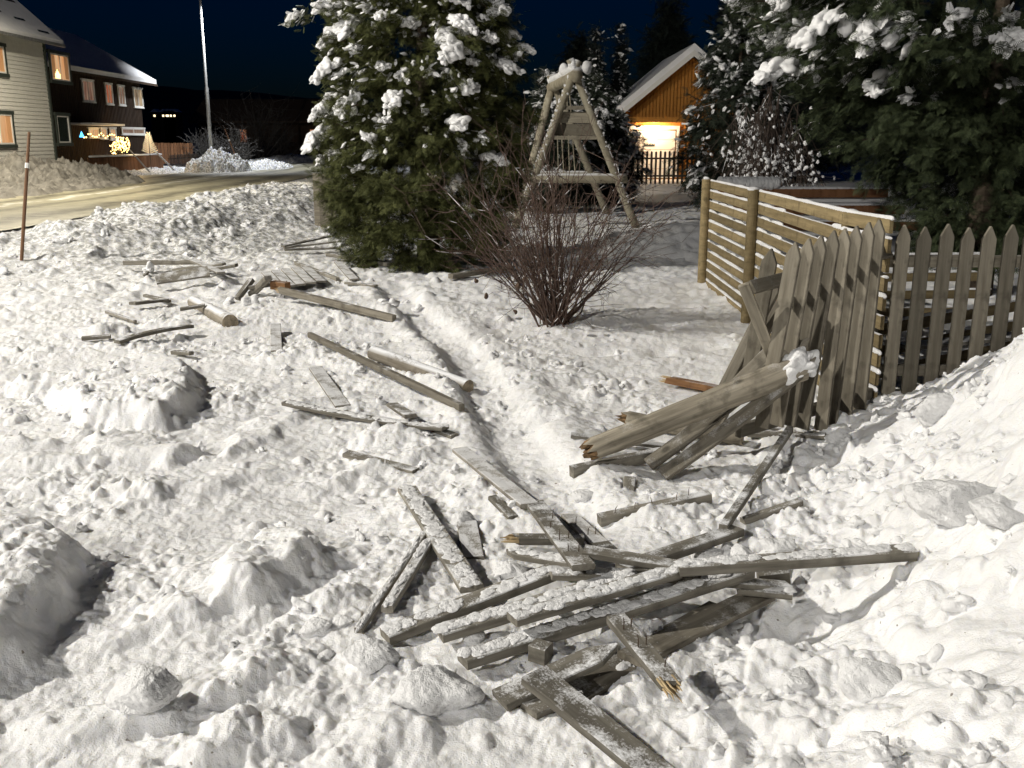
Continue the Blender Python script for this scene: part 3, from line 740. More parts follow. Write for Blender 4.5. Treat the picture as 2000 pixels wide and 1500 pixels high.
# each row: kind, label, (px, py, lift) of both ends in the photo, options
ROWS = [
 # the stack of boards in the foreground
 (rl, 'long frosted rail of the front stack with its right end in the snow heap', (1325, 1110, .19), (1785, 1078, .03), dict(w=.072, t=.040, snow=.2)),
 (rl, 'grey rail rising to the right behind the front stack towards the thin leaning stick', (1215, 1112, .07), (1440, 1036, .05), dict(w=.075, t=.034)),
 (pk, 'short frosted picket on top of the front stack whose cut end faces right', (1140, 1076, .17), (1346, 1110, .18), dict(w=.070, t=.026)),
 (pk, 'snow topped picket crossing the middle of the front stack just below the short top one', (1076, 1120, .11), (1450, 1130, .13), dict(w=.072, t=.026, snow=.45)),
 (rl, 'short rail with a bright freshly splintered left end behind the front stack', (1000, 1053, .05), (1140, 1054, .06), dict(w=.050, t=.036, splinter=-1)),
 (pk, 'picket with its pointed tip at the left edge of the front stack', (990, 1078, .05), (1150, 1104, .10), dict(w=.075, t=.026, tip=-1, snow=.2)),
 (rl, 'nail studded board leaning down onto the front stack from behind', (1043, 982, .03), (1140, 1108, .16), dict(w=.088, t=.024, nails=5, mat='board')),
 (rl, 'heavily snowed rail lowest on the left side of the front stack', (752, 1243, .03), (1082, 1116, .09), dict(w=.085, t=.036, snow=.55)),
 (rl, 'frosted rail with its square left end second from the left in the front stack', (858, 1238, .05), (1230, 1126, .12), dict(w=.080, t=.034, snow=.2)),
 (pk, 'frosted picket with a cut left end on the second left rail of the stack', (1000, 1210, .12), (1320, 1116, .17), dict(w=.075, t=.028, snow=.15)),
 (rl, 'longest frosted rail running up through the whole front stack to the right', (903, 1290, .05), (1460, 1114, .19), dict(w=.082, t=.036, snow=.2)),
 (pk, 'small snow capped board end at the right of the front stack over the pit', (1440, 1150, .10), (1546, 1160, .11), dict(w=.060, t=.026, snow=.5)),
 (pk, 'dark picket under the small snow capped end at the right of the front stack', (1330, 1128, .13), (1540, 1146, .06), dict(w=.070, t=.024)),
 (pk, 'broad picket at the bottom of the front stack with its point to the right', (976, 1368, .03), (1206, 1262, .07), dict(w=.100, t=.024, tip=1)),
 (pk, 'wide dark plank lying lowest under the front stack', (1090, 1372, .00), (1410, 1188, .03), dict(w=.120, t=.024, mat='board_bare')),
 (pk, 'dark plank in the shade under the right half of the front stack', (1230, 1288, .01), (1490, 1160, .03), dict(w=.110, t=.024, mat='board_bare')),
 (sc, 'dark plank stump sticking out below the broad pointed picket', (1030, 1388, .0), (1120, 1346, .01), dict(w=.09, t=.024)),
 (pk, 'frosted plank running off the bottom edge of the picture in front of the stack', (1043, 1318, .11), (1345, 1565, .03), dict(w=.100, t=.030)),
 (rl, 'nailed batten with a splintered point hanging out of the stack towards the camera', (1203, 1208, .17), (1312, 1340, .17), dict(w=.066, t=.030, splinter=1, nails=3)),
 (pk, 'flat frosted picket lying by itself left of the front stack', (795, 955, .04), (922, 1150, .06), dict(w=.092, t=.026, snow=.15)),
 (pk, 'half buried white dusted board along the near end of the trodden trench', (898, 878, .015), (1035, 988, .025), dict(w=.090, t=.024, mat='board_white')),
 (pk, 'dark board end poking from the snow left of the trench', (676, 886, .035), (812, 920, .0), dict(w=.070, t=.024)),
 (sc, 'thin snow covered lath with a dark edge beside the lone flat picket', (700, 1232, .01), (828, 1044, .03), dict(w=.030, t=.026, mat='board_white', snow=.3)),
 (sc, 'snow clad split lath with a dark rounded tip beside the lone flat picket', (756, 1190, .02), (840, 1054, .04), dict(w=.045, t=.030, tip=1, mat='board_white', snow=.5)),
 (sc, 'flat snow dusted board stump behind the splintered rail', (912, 1022, .015), (925, 1092, -.005), dict(w=.09, t=.024, mat='board_white')),
 (sc, 'small grey scrap in the snow just left of the nail studded board', (962, 972, .02), (1002, 1012, .0), dict(w=.045, t=.024)),
 (sc, 'nail studded board flat in the snow behind the front stack', (1112, 1008, .005), (1180, 1072, .005), dict(w=.085, t=.024, mat='board_white', nails=2)),
 (sc, 'small square wood block under the long rail of the front stack', (1040, 1268, .04), (1072, 1278, .04), dict(w=.06, t=.06)),
 (sc, 'short grey stump end behind the front stack right of the nailed board', (1150, 1072, .03), (1192, 1066, .03), dict(w=.05, t=.03)),
 (sc, 'rough dark wood lump behind the right end of the front stack', (1480, 1130, .05), (1540, 1124, .05), dict(w=.07, t=.06, mat='board')),
 # around the big post at the break in the picket fence
 (rl, 'dark square rail lying under the left end of the big broken post', (1116, 922, .03), (1300, 884, .06), dict(w=.050, t=.062)),
 (pk, 'thin nailed board flat in the snow behind the big broken post', (1115, 850, .02), (1305, 872, .03), dict(w=.060, t=.022, mat='board_white', nails=2)),
 (rl, 'rail with an orange splintered end lying beyond the big broken post', (1302, 741, .05), (1400, 760, .03), dict(w=.06, t=.05, splinter=-1, mat='rustwood')),
 (sc, 'small square board end upright in the snow in front of the big broken post', (1228, 962, -.02), (1230, 934, .0), dict(w=.060, t=.022)),
 (rl, 'thin stick slanting up to the right between the two board piles', (1412, 1032, .05), (1543, 838, .12), dict(w=.038, t=.036)),
 (rl, 'rail with a row of nails lying in front of the big broken post', (1170, 1016, .04), (1386, 970, .025), dict(w=.055, t=.050, nails=5)),
 (pk, 'thin board flat at the foot of the leaning picket fence', (1462, 847, .025), (1612, 851, .025), dict(w=.070, t=.024)),
 (rl, 'dark rail almost buried in the heap beside the thin slanting stick', (1450, 1018, .004), (1564, 980, .012), dict(w=.04, t=.03)),
 # middle of the garden
 (rl, 'long thin batten lying straight across the middle of the snow', (605, 654, .06), (902, 796, .03), dict(w=.040, t=.046, mat='board_bare')),
 (pk, 'long bent board with a dark left end below the long thin batten', (558, 786, .06), (870, 836, .05), dict(w=.080, t=.024, bend=-.02, snow=.2)),
 (pk, 'flat snow dusted board between the long batten and the bent board', (616, 718, .02), (670, 794, .0), dict(w=.100, t=.022, mat='board_white')),
 (sc, 'small dark wood chip under the bent board', (650, 814, .02), (682, 804, .02), dict(w=.05, t=.02)),
 (sc, 'grey board stump near the far side of the bent board', (766, 790, .02), (802, 813, .01), dict(w=.075, t=.024, mat='board')),
 (sc, 'dark board corner below the right end of the bent board', (850, 838, .02), (888, 852, .0), dict(w=.06, t=.024)),
 (rl, 'long dark rail with an orange torn end running down from the far wreckage', (545, 566, .14), (770, 622, .02), dict(w=.055, t=.065, splinter=-1, mat='board_bare')),
 (sc, 'orange torn block at the head of the long dark rail', (533, 556, .14), (562, 560, .14), dict(w=.09, t=.09, mat='rustwood')),
 (sc, 'flat board stump standing out of the snow left of the long thin batten', (538, 634, .05), (540, 686, .0), dict(w=.095, t=.022, mat='board_white')),
 # the far wreckage on the left
 (rl, 'long straight board lying level at the back of the far wreckage', (242, 513, .10), (392, 512, .12), dict(w=.06, t=.06)),
 (pk, 'pale board sloping down right across the end of the long level board', (376, 507, .18), (432, 533, .10), dict(w=.10, t=.024, mat='board_white')),
 (pk, 'board lying just in front of the long level board', (340, 526, .08), (438, 516, .14), dict(w=.08, t=.03)),
 (pk, 'wide grey plank propped on edge in the far wreckage', (304, 546, .12), (408, 530, .16), dict(w=.15, t=.03, roll=-40)),
 (rl, 'short dark rail standing up at a slant left of the orange block', (463, 584, .02), (492, 546, .18), dict(w=.07, t=.05)),
 (rl, 'dark rail propped beside the slanting short one at the orange block', (492, 574, .03), (524, 543, .24), dict(w=.09, t=.05)),
 (rl, 'thin rail joining the propped rails to the orange block', (487, 562, .12), (560, 552, .16), dict(w=.05, t=.04)),
 (pk, 'half sunk board in front of the wide propped plank', (258, 593, .05), (324, 586, .06), dict(w=.08, t=.03)),
 (pk, 'long curved board on the left side of the snow', (228, 668, .03), (374, 637, .07), dict(w=.07, t=.03, bend=.02)),
 (sc, 'dark board edge under a snow plate on the far left', (160, 661, .03), (216, 657, .03), dict(w=.06, t=.03)),
 (sc, 'thin pale lath on the snow left of the sunken post', (208, 609, .04), (264, 628, .03), dict(w=.035, t=.03, mat='board_white')),
 (sc, 'thin lath beside the half sunk board', (283, 577, .06), (330, 588, .06), dict(w=.05, t=.03)),
 (sc, 'grey board end behind the sunken post', (352, 604, .06), (400, 596, .08), dict(w=.07, t=.03)),
 (sc, 'small brown stick upright left of the wide propped plank', (281, 540, .0), (290, 530, .05), dict(w=.05, t=.03)),
 (rl, 'rail lying at a slant left of the tree below the five flat pickets', (578, 514, .06), (660, 546, .03), dict(w=.05, t=.05)),
 (pk, 'pale board pointing at the camera under the tree edge', (660, 512, .10), (692, 546, .03), dict(w=.11, t=.024, mat='board_white')),
 (pk, 'topmost of the three boards fanned out below the tree', (552, 481, .10), (644, 461, .22), dict(w=.08, t=.03)),
 (pk, 'middle one of the three boards fanned out below the tree', (554, 484, .07), (655, 472, .16), dict(w=.08, t=.03, mat='board_white')),
 (pk, 'lowest of the three boards fanned out below the tree', (556, 488, .04), (664, 484, .08), dict(w=.09, t=.03)),
 (rl, 'dark rail lying in the shade under the left half of the tree', (640, 497, .08), (760, 517, .06), dict(w=.07, t=.05)),
 (sc, 'dark board scrap in front of the tree', (676, 553, .03), (734, 558, .03), dict(w=.06, t=.024)),
 (rl, 'dark rail lying behind the red twigged bush beside the tree', (880, 540, .06), (1000, 522, .06), dict(w=.08, t=.06, mat='board_bare')),
 (sc, 'short dark rail end right of the pale sloping board', (412, 528, .06), (462, 518, .14), dict(w=.07, t=.04)),
 (sc, 'dark splintered scrap on the edge of the snow plate', (338, 688, .03), (374, 690, .05), dict(w=.05, t=.03)),
]
for kind, label, a, b, kw in ROWS:
    board(kind, label, onf(*a), onf(*b), **kw)
# five pickets still side by side, lying flat
for k in range(5):
    nm = ['leftmost of the five flat pickets lying side by side in the far wreckage', 'second from the left of the five flat pickets lying side by side', 'middle one of the five flat pickets lying side by side', 'fourth from the left of the five flat pickets lying side by side', 'rightmost of the five flat pickets lying side by side in the far wreckage'][k]
    board(pk, nm, onf(519 + 19 * k, 532 - 3 * k, .10 - .012 * k), onf(548 + 20 * k, 562 - 3 * k, .06), w=.11, t=.024, mat='board_white')
# pickets torn loose around the big post; their tips rest against the leaning fence
board(pk, 'picket under the big post whose frosted point is the highest of three', onf(1322, 872, .03), P(1563, 631, 5.25), w=.078, t=.026, tip=1, nh=(-.4, -.8, .5), mat='board_bare', bend=.02, carve=False)
board(pk, 'picket under the big post with the middle one of the three frosted tips', onf(1266, 908, .03), P(1580, 662, 5.12), w=.080, t=.026, tip=1, nh=(-.3, -.7, .6), mat='board_bare', bend=-.03, carve=False)
board(pk, 'picket under the big post whose lowest of three tips wears a snow cap', onf(1294, 928, .02), P(1594, 700, 5.0), w=.078, t=.028, tip=1, nh=(-.4, -.6, .7), mat='board_bare', bend=-.02, carve=False)
board(pk, 'long loose picket leaning up right against the fence behind the big post', onf(1376, 832, .0), P(1522, 546, 5.35), w=.07, t=.028, tip=1, nh=(-.6, -.7, .2), mat='board_bare', carve=False)
board(pk, 'thin loose picket beside the long leaning one behind the big post', onf(1398, 838, .0), P(1533, 572, 5.42), w=.06, t=.026, tip=1, nh=(-.6, -.7, .2), mat='board_bare', carve=False)
board(rl, 'rough bark edged rail standing on the big post and leaning to the left', P(1452, 556, 4.98), P(1514, 712, 5.08), w=.058, t=.034, nh=(-.3, -.9, .1), mat='log', carve=False)
board(pk, 'broad loose picket hanging crooked left of the leaning fence', P(1507, 486, 5.25), P(1462, 740, 5.35), w=.085, t=.026, tip=-1, nh=(-.5, -.85, 0), mat='picket', carve=False)
lg = log(po, 'big grey fence post lying on the boards with its cracked upper end in snow', onf(1150, 880, .085), P(1566, 716, 5.02), .060, .076, 'log', ends=('torn', 'snow'), carve=False, knots=5)
log(po, 'short post lying under the big grey post with a round cut end to the right', onf(1222, 818, .05), onf(1450, 856, .045), .050, .042, 'log', ends=('torn', 'cut'))
log(po, 'half buried post in the middle of the snow behind the long batten', onf(728, 688, .02), onf(914, 758, .025), .055, .060, 'log_white', ends=('cut', 'cut'))
log(po, 'white dusted post sunken in the snow on the far left', onf(378, 590, .03), onf(450, 630, .03), .065, .075, 'log_white', ends=('cut', 'cut'))

# ------------------------------------------------------------------ ground sheet
for pts in CARVE:
    G1.carve(pts); G2.carve(pts)
rows = [-1.5, -0.5, 0.0, 0.3]
y = 0.55
while y < 4000:
    rows.append(y)
    if y < 27: dy = min(max(y * y / 1320 * 0.75, 0.0075), 0.055)
    else: dy = max(0.3, (y - 27) * 0.12)
    y += dy
ys = np.array(rows)
us = np.concatenate([[-40, -14, -6, -3, -1.6, -1.1, -.9], np.linspace(-.74, .74, 1180), [.9, 1.1, 1.6, 3, 6, 14, 40]])
Ug, Yg = np.meshgrid(us, ys)
Xg = Ug * (np.maximum(Yg, 0) + 1.4)
Zg = Hfull(Xg, Yg)
Zg = np.where(np.abs(Ug) > 1.0, Hb(Xg, Yg), Zg)
nr, nc = Xg.shape
i = np.arange(nr - 1)[:, None] * nc; j = np.arange(nc - 1)[None]
quads = np.stack([i + j, i + j + 1, i + nc + j + 1, i + nc + j], -1).reshape(-1, 4)
mb = MB(); mb.add(np.stack([Xg, Yg, Zg], -1).reshape(-1, 3), quads)
tag(mb.build('ground', M['snow'], smooth=True), kind='structure')

# loose crumbs: nobody could count them
mb = MB()
protos = [lumpy(2, 0.42, 3.4, 9) for _ in range(24)]
def crumb(x, y, r, lift=0.35):
    V, Fc = random.choice(protos)
    a = random.uniform(0, 6.28); c, s = math.cos(a), math.sin(a)
    V = V * np.array([r * random.uniform(.8, 1.3), r * random.uniform(.8, 1.2), r * random.uniform(.6, .95)])
    V = V @ np.array([[c, -s, 0], [s, c, 0], [0, 0, 1]])
    mb.add(V + np.array([x, y, hz(x, y) + r * lift]), None, Fc)
for _ in range(900):
    x, y = random.uniform(-3.4, 3.0), random.uniform(1.6, 8.5)
    if random.random() > c_all(x, y): continue
    crumb(x, y, 0.008 * (4.0 ** (random.random() ** 1.8)))
for _ in range(500):
    x, y = random.uniform(0.2, 3.2), random.uniform(1.6, 6)
    if not -0.3 < foot_dist(x, y) < 1.6: continue
    crumb(x, y, 0.010 * (3.6 ** (random.random() ** 1.6)))
for _ in range(420):
    x, y = random.uniform(-8.5, -0.5), random.uniform(9, 24)
    if random.random() > c_ridge(x, y) + .15: continue
    crumb(x, y, 0.022 * (3.5 ** (random.random() ** 2)))
tag(mb.build('snow_crumbs', M['snow_soft'], smooth=True), 'loose snow crumbs strewn over the trodden snow', 'snow', kind='stuff')

# big lone lumps of snow
LUMPS = [(842, 1345, .10, 'large yellowish block of packed snow in front of the board stack'),
 (718, 1274, .070, 'round snow lump beside the lowest left rail of the front stack'),
 (285, 1345, .085, 'yellowish icy snow lump at the bottom left'),
 (265, 1372, .050, 'small snow lump leaning on the yellowish icy one at the bottom left'),
 (668, 1212, .030, 'small snow cube left of the round snow lump'),
 (622, 1222, .045, 'rounded snow lump left of the small snow cube'),
 (635, 1280, .030, 'snow lump in the shade behind the large broken snow ridge'),
 (906, 1008, .055, 'icy snow lump beside the lone flat picket'),
 (1142, 962, .045, 'snow ball at the near end of the trench in front of the big post'),
 (1630, 850, .055, 'snow ball at the foot of the picket fence by the heap'),
 (1868, 965, .125, 'largest square snow block on the slope of the heap'),
 (1965, 990, .085, 'rounded snow block to the right of the largest block on the heap'),
 (1385, 1075, .055, 'snow ball in the row behind the long front rail'),
 (1450, 1082, .060, 'rightmost snow ball in the row behind the long front rail'),
 (1520, 1060, .055, 'snow lump where the heap begins above the long front rail'),
 (1830, 790, .09, 'snow block near the crest of the heap in front of the pickets'),
 (1700, 1330, .075, 'big snow lump on the heap at the lower right'),
 (1560, 1330, .05, 'snow lump below the pit at the lower right'),
 (925, 1245, .035, 'small pale snow block under the second left rail'),
 (1000, 1110, .05, 'snow lump under the picket tip at the left of the stack')]
for px, py, r, lb in LUMPS:
    p = onf(px, py + r * 300, 0.0)
    mb = MB()
    V, Fc = lumpy(4, 0.16, 2.2, 9)
    for _ in range(9):                                  # broken faces
        nn = rng.normal(size=3); nn /= np.linalg.norm(nn); o_ = rng.uniform(.62, .86)
        ex = np.clip(V @ nn - o_, 0, None); V = V - ex[:, None] * nn * .8
    hq = fbm(V[:, 0] * 5 + V[:, 2] * 2.7 + px, V[:, 1] * 5 - V[:, 2] * 3.1, 4, 8, .6)
    V = V * (1 + 0.07 * hq)[:, None] * 1.12 * np.array([r * random.uniform(1.05, 1.25), r, r * random.uniform(.62, .78)])
    mb.add(V + np.array([p.x, p.y + r * .3, p.z + r * 0.24]), None, Fc)
    o = mb.build('snow_lump', M['snow_block'], smooth=True, base=True)
    tag(o, lb, 'snow lump', 'big lumps of snow lying about')
# ------------------------------------------------------------------ materials of the far side
def road_mat():
    m, nt, bs = newmat('icy_road')
    tc = nd(nt, 'TexCoord'); sx = nd(nt, 'SeparateXYZ'); nt.links.new(tc.outputs['UV'], sx.inputs[0])
    v = mapping(nt, (1, 1, 1))
    wob = math_node(nt, 'MULTIPLY', noise_node(nt, mapping(nt, (.25, .25, 1)), 1.0, 3), 1.3)
    x = math_node(nt, 'ADD', sx.outputs['X'], wob)
    col = mixc(nt, maprange(nt, noise_node(nt, v, 1.4, 6, .65), .3, .7), (0.30, 0.28, 0.20), (0.44, 0.415, 0.31))
    streak = noise_node(nt, mapping(nt, (2.6, 0.10, 1)), 1.0, 4)
    col = mixc(nt, math_node(nt, 'MULTIPLY', maprange(nt, streak, .55, .72), .6), col, (0.25, 0.23, 0.17))
    for c, w, s in ((1.3, .55, .75), (2.9, .35, .55), (4.6, .4, .7), (6.2, .35, .5)):     # wheel tracks
        d = math_node(nt, 'ABSOLUTE', math_node(nt, 'SUBTRACT', x, c + .6), 0)
        t = math_node(nt, 'MULTIPLY', maprange(nt, d, w, w * .3), maprange(nt, noise_node(nt, v, 3.0, 5), .38, .6, .45, min(1, s + .2)))
        col = mixc(nt, t, col, (0.095, 0.088, 0.066))
    d = math_node(nt, 'ABSOLUTE', math_node(nt, 'SUBTRACT', x, 4.5), 0)      # crushed ice between the tracks
    col = mixc(nt, math_node(nt, 'MULTIPLY', maprange(nt, d, .22, .06), maprange(nt, noise_node(nt, v, 2.0, 4), .42, .55)), col, (0.75, 0.74, 0.68))
    nt.links.new(col, bs.inputs['Base Color']); bs.inputs['Roughness'].default_value = .42
    bump(nt, bs, noise_node(nt, v, 9, 6, .65), .5, .03)
    return m
M['road'] = road_mat()
M['clap'] = plain_mat('white_paint', (0.72, 0.71, 0.66), .6, var=.05)
M['trim'] = plain_mat('green_grey_trim', (0.045, 0.055, 0.045), .5)
M['white_trim'] = plain_mat('white_trim', (0.75, 0.74, 0.70), .5, var=.04)
M['darkclad'] = wood_mat('dark_cladding', (0.035, 0.022, 0.014), (0.065, 0.042, 0.028), scale=(6, 6, .5))
M['orange'] = wood_mat('ochre_cladding', (0.40, 0.17, 0.035), (0.52, 0.235, 0.05), scale=(9, 9, .5))
M['roofsnow'] = snow_mat('roof_snow', grain=.5)
M['brownfence'] = wood_mat('brown_boards', (0.16, 0.075, 0.035), (0.24, 0.12, 0.06), scale=(8, 8, .6), frost=.3)
M['darkfence'] = wood_mat('dark_pickets', (0.03, 0.022, 0.018), (0.06, 0.045, 0.035), scale=(8, 8, 1))
M['door'] = plain_mat('door_white', (0.78, 0.75, 0.68), .5, var=.03)
M['metal'] = plain_mat('galvanised', (0.34, 0.34, 0.33), .5, .6, var=.25, scale=12, frost=.5)
M['hill'] = plain_mat('wooded_hill', (0.020, 0.021, 0.022), .95, var=.5, scale=.02)
M['hedge'] = plain_mat('hedge_twigs', (0.10, 0.085, 0.065), .9, var=.5, scale=4, frost=.7)
M['twig_far'] = plain_mat('far_twigs', (0.04, 0.036, 0.032), .9, frost=.06)
M['win_warm'] = window_mat('lit_window', (0.95, 0.42, 0.16), (1.0, 0.66, 0.36), 0.62, 4.5)
M['win_dim'] = window_mat('dim_window', (0.30, 0.10, 0.06), (0.75, 0.55, 0.40), 0.32)
M['win_red'] = window_mat('red_window', (0.55, 0.10, 0.05), (0.9, 0.45, 0.22), 0.45)
M['win_dark'] = plain_mat('dark_glass', (0.03, 0.04, 0.035), .08)
M['bulb'] = emit_mat('warm_bulb', (1.0, 0.66, 0.24), 4.5)
M['bulb_blue'] = emit_mat('blue_bulb', (0.10, 0.55, 1.0), 3.0)
M['bulb_white'] = emit_mat('white_bulb', (1.0, 0.80, 0.48), 2.6)
M['lampglass'] = emit_mat('lamp_glass', (1.0, 0.9, 0.75), 12.0)

# ------------------------------------------------------------------ road, banks, hills
mb = MB(); V = []; uv = []
yy = np.linspace(-30, 300, 240)
def road_near(y): return np.interp(y, [-30, 0, 18, 38, 70, 300], [-9.7, -9.7, -9.8, -9.6, -10.5, -18])
def road_far(y): return np.interp(y, [-30, 0, 32, 48, 70, 115, 300], [-16.9, -16.9, -17.2, -18.8, -20.0, -22.5, -34])
K = 76
yy = np.linspace(-30, 300, 420)
rut = lambda k, y: .022 * float(fbm(np.array(k * .31), np.array(y * .06), 3, 5)) + .012 * float(noise2(np.array(k * .9), np.array(y * .8), 6))
for y in yy:
    a, b = road_near(y), road_far(y)
    for k in range(K + 1): V.append((a + (b - a) * k / K, y, 0.035 + (.03 * math.sin(math.pi * k / K) + rut(k, y) if 0 < k < K else 0)))
q = [[r * (K + 1) + k, r * (K + 1) + k + 1, (r + 1) * (K + 1) + k + 1, (r + 1) * (K + 1) + k] for r in range(len(yy) - 1) for k in range(K)]
mb.add(V, q); rd = mb.build('road', M['road'], smooth=True)
uvl = rd.data.uv_layers.new(name='UVMap')
vi = np.zeros(len(rd.data.loops), np.int32); rd.data.loops.foreach_get('vertex_index', vi)
uvs = np.stack([(vi % (K + 1)) / K * 7.6, (vi // (K + 1)) * 1.4], -1).astype(np.float32)
uvl.data.foreach_set('uv', uvs.ravel())
tag(rd, kind='structure')

def bank(name, cx, cy, rx, ry, hh, rot=0.0, n=150, rough=.30, seed=0, mat='snow', power=1.0, off=0.0):
    a = np.linspace(-1.15, 1.15, n); U, Vv = np.meshgrid(a, a)
    c, s = math.cos(rot), math.sin(rot)
    X = cx + U * rx * c - Vv * ry * s; Y = cy + U * rx * s + Vv * ry * c
    d = np.sqrt(U ** 2 + Vv ** 2) * (1 + .22 * fbm(X * .55, Y * .55, 3, seed))
    Z = hh * np.clip(1 - d, 0, 1) ** power * (1 + .35 * noise2(X * .5, Y * .5, seed + 5))
    Z = Z + np.where(d < 1, 1, 0) * rough * np.clip((1 - d) * 5, 0, 1) * (billow(X * 1.3, Y * 1.3, 3, seed + 9) * .8 + .5 * billow(X * 4.5, Y * 4.5, 2, seed + 19)) - .05 + off
    q = (np.arange(n - 1)[:, None] * n + np.arange(n - 1)[None])
    q = np.stack([q, q + 1, q + n + 1, q + n], -1).reshape(-1, 4)
    m = MB(); m.add(np.stack([X, Y, Z], -1).reshape(-1, 3), q)
    return tag(m.build(name, M[mat], smooth=True), kind='structure')
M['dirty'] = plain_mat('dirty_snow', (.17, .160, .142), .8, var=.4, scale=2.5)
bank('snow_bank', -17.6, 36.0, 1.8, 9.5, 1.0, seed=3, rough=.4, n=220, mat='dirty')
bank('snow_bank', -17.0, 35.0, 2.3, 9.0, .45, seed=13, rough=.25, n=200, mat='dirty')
bank('snow_bank', -16.9, 57.0, 1.8, 3.6, 1.15, seed=23, rough=.4, rot=.2)
bank('snow_bank', -15.5, 63.0, 1.6, 5.0, .5, seed=33, rough=.25, rot=.1)
bank('snow_bank', -20.5, 55.0, 2.6, 9, .30, seed=43, rough=.15)
bank('snow_bank', -18.0, 82.0, 2.0, 16, .6, seed=53, rough=.2, rot=-.12)
# far side of the garden: low swell the shadow falls over
bank('snow_bank', 3.1, 16.0, 2.0, 2.6, .55, seed=63, rough=.10, mat='snow_soft', power=.9)

mb = MB()
def hill(x0, x1, Y, prof, depth, seed):
    n, k = 120, 12
    V = []
    for a in range(n + 1):
        t = a / n; x = x0 + (x1 - x0) * t
        h = np.interp(t, np.linspace(0, 1, len(prof)), prof)
        h = h * (1 + .05 * float(fbm(np.array(t * 14.), np.array(seed * 3.1), 4, seed)))
        for b in range(k + 1):
            s = b / k; V.append((x * (1 + .1 * s), Y + depth * s, h * (sstep(0, 1, np.array(s)) if b < k else 1)))
    q = [[a * (k + 1) + b, (a + 1) * (k + 1) + b, (a + 1) * (k + 1) + b + 1, a * (k + 1) + b + 1] for a in range(n) for b in range(k)]
    m = MB(); m.add(V, q); return tag(m.build('hill', M['hill'], smooth=True), kind='structure')
hill(-1300, 100, 900, [95, 105, 120, 118, 104, 92, 84, 70, 56, 40, 30], 700, 2)
hill(-200, 1300, 1100, [20, 40, 60, 70, 85, 120, 170, 210, 220], 800, 7)

# ------------------------------------------------------------------ standing part of the picket fence
fence = thing('picket_fence', 'weathered picket fence bent outwards and broken off at its left end', 'fence', (2.3, 5.9, 0))
def picket_part(pb, pt, w, nh, mat='picket'):
    board('picket', None, pb, pt, w=w, t=.024, tip=1, nh=nh, mat=mat, twist=0.0, carve=False, parent=None if False else FENCE_TMP)
FENCE_TMP = bpy.data.objects.new('picket_fence_offset', None)     # placeholder removed below
# straight section behind the heap
YA = 5.95
def fpart(o):
    mw = o.matrix_world.copy(); o.parent = fence; o.matrix_parent_inverse = fence.matrix_basis.inverted(); o.matrix_basis = mw
def fboard(name, pb, pt, w, t, tip, nh, mat='picket', twist=0.0):
    pb = Vector(pb); pt = Vector(pt); L = (pt - pb).length
    m = MB(); m.add(*board_mesh(L, w, t, tip, 0, twist, 0)); o = m.build(name, M[mat]); place(o, pb, pt, 0, nh); fpart(o); return o
for k in range(14):
    X = 2.36 + k * .131
    lean = -.012 + .01 * random.uniform(-1, 1)
    fboard('picket', (X + .012, YA, .0), (X - lean, YA, 1.205 + random.uniform(-.012, .012)), random.uniform(.081, .088), .022, 1, (0, -1, 0))
for z in (.30, .985):
    fboard('rail', (2.22, YA + .035, z), (4.3, YA + .035, z), .07, .045, 0, (0, -1, 0))
mb = MB(); mb.tube([(2.26, YA + .10, -.2), (2.26, YA + .10, 1.06)], .05, 16); o = mb.build('post', M['log']); fpart(o)
mb = MB(); mb.tube([(3.95, YA + .10, -.2), (3.95, YA + .10, 1.06)], .05, 16); o = mb.build('post', M['log']); fpart(o)
# bent section: (top x, top y, bottom x, bottom y, nearness) in photo pixels
BENT = [(1555, 473, 1487, 834, 5.02), (1581, 466, 1517, 831, 5.12), (1605, 460, 1540, 831, 5.22), (1630, 450, 1567, 837, 5.32), (1651, 446, 1603, 841, 5.42), (1674, 441, 1620, 842, 5.52), (1698, 434, 1648, 832, 5.62), (1718, 429, 1676, 815, 5.75)]
nb = Vector((-.70, -.72, .0))
for (tx, ty, bx, by, Y) in BENT:
    fboard('picket', P(bx, by, Y), P(tx, ty, Y - .02), .080, .022, 1, nb, twist=random.uniform(-.05, .05))
fboard('rail', P(1466, 562, 5.04), P(1735, 492, 5.92), .07, .04, 0, nb)
fboard('rail', P(1442, 842, 5.05), P(1700, 768, 5.88), .07, .04, 0, nb)
bpy.data.objects.remove(FENCE_TMP)

# ------------------------------------------------------------------ slatted compost enclosure
def xline(Y): return 2.36 - .03 * (Y - 5.8) / 5.8
slat = thing('slat_fence', 'slatted wooden garden enclosure with round posts and snow on every slat', 'slat fence', (2.33, 9.0, 0))
def spart(o): mw = o.matrix_world.copy(); o.parent = slat; o.matrix_parent_inverse = slat.matrix_basis.inverted(); o.matrix_basis = mw
PA = (Vector((2.345, 11.7, 0)), Vector((2.30, 9.2, 0)), Vector((2.20, 6.5, 0)), Vector((2.26, 5.85, 0)))
for n, p in enumerate(PA[:3]):
    mb = MB(); r = .052 if n < 2 else .062; h = 1.27 if n < 2 else 1.235
    q = p + (Vector((-.055, 0, 0)) if n < 2 else Vector((.05, 0.02, 0)))
    mb.tube([(q.x, q.y, -.25), (q.x, q.y, .5), (q.x, q.y, h)], r, 20); o = mb.build('post', M['slat'], smooth=False); spart(o)
    mb = MB(); V, Fc = lumpy(2, .15, 2); mb.add(V * np.array([r * .95, r * .95, .022]) + np.array([q.x, q.y, h + .005]), None, Fc); c = mb.build('snow', M['snow_block'], smooth=True); spart(c)
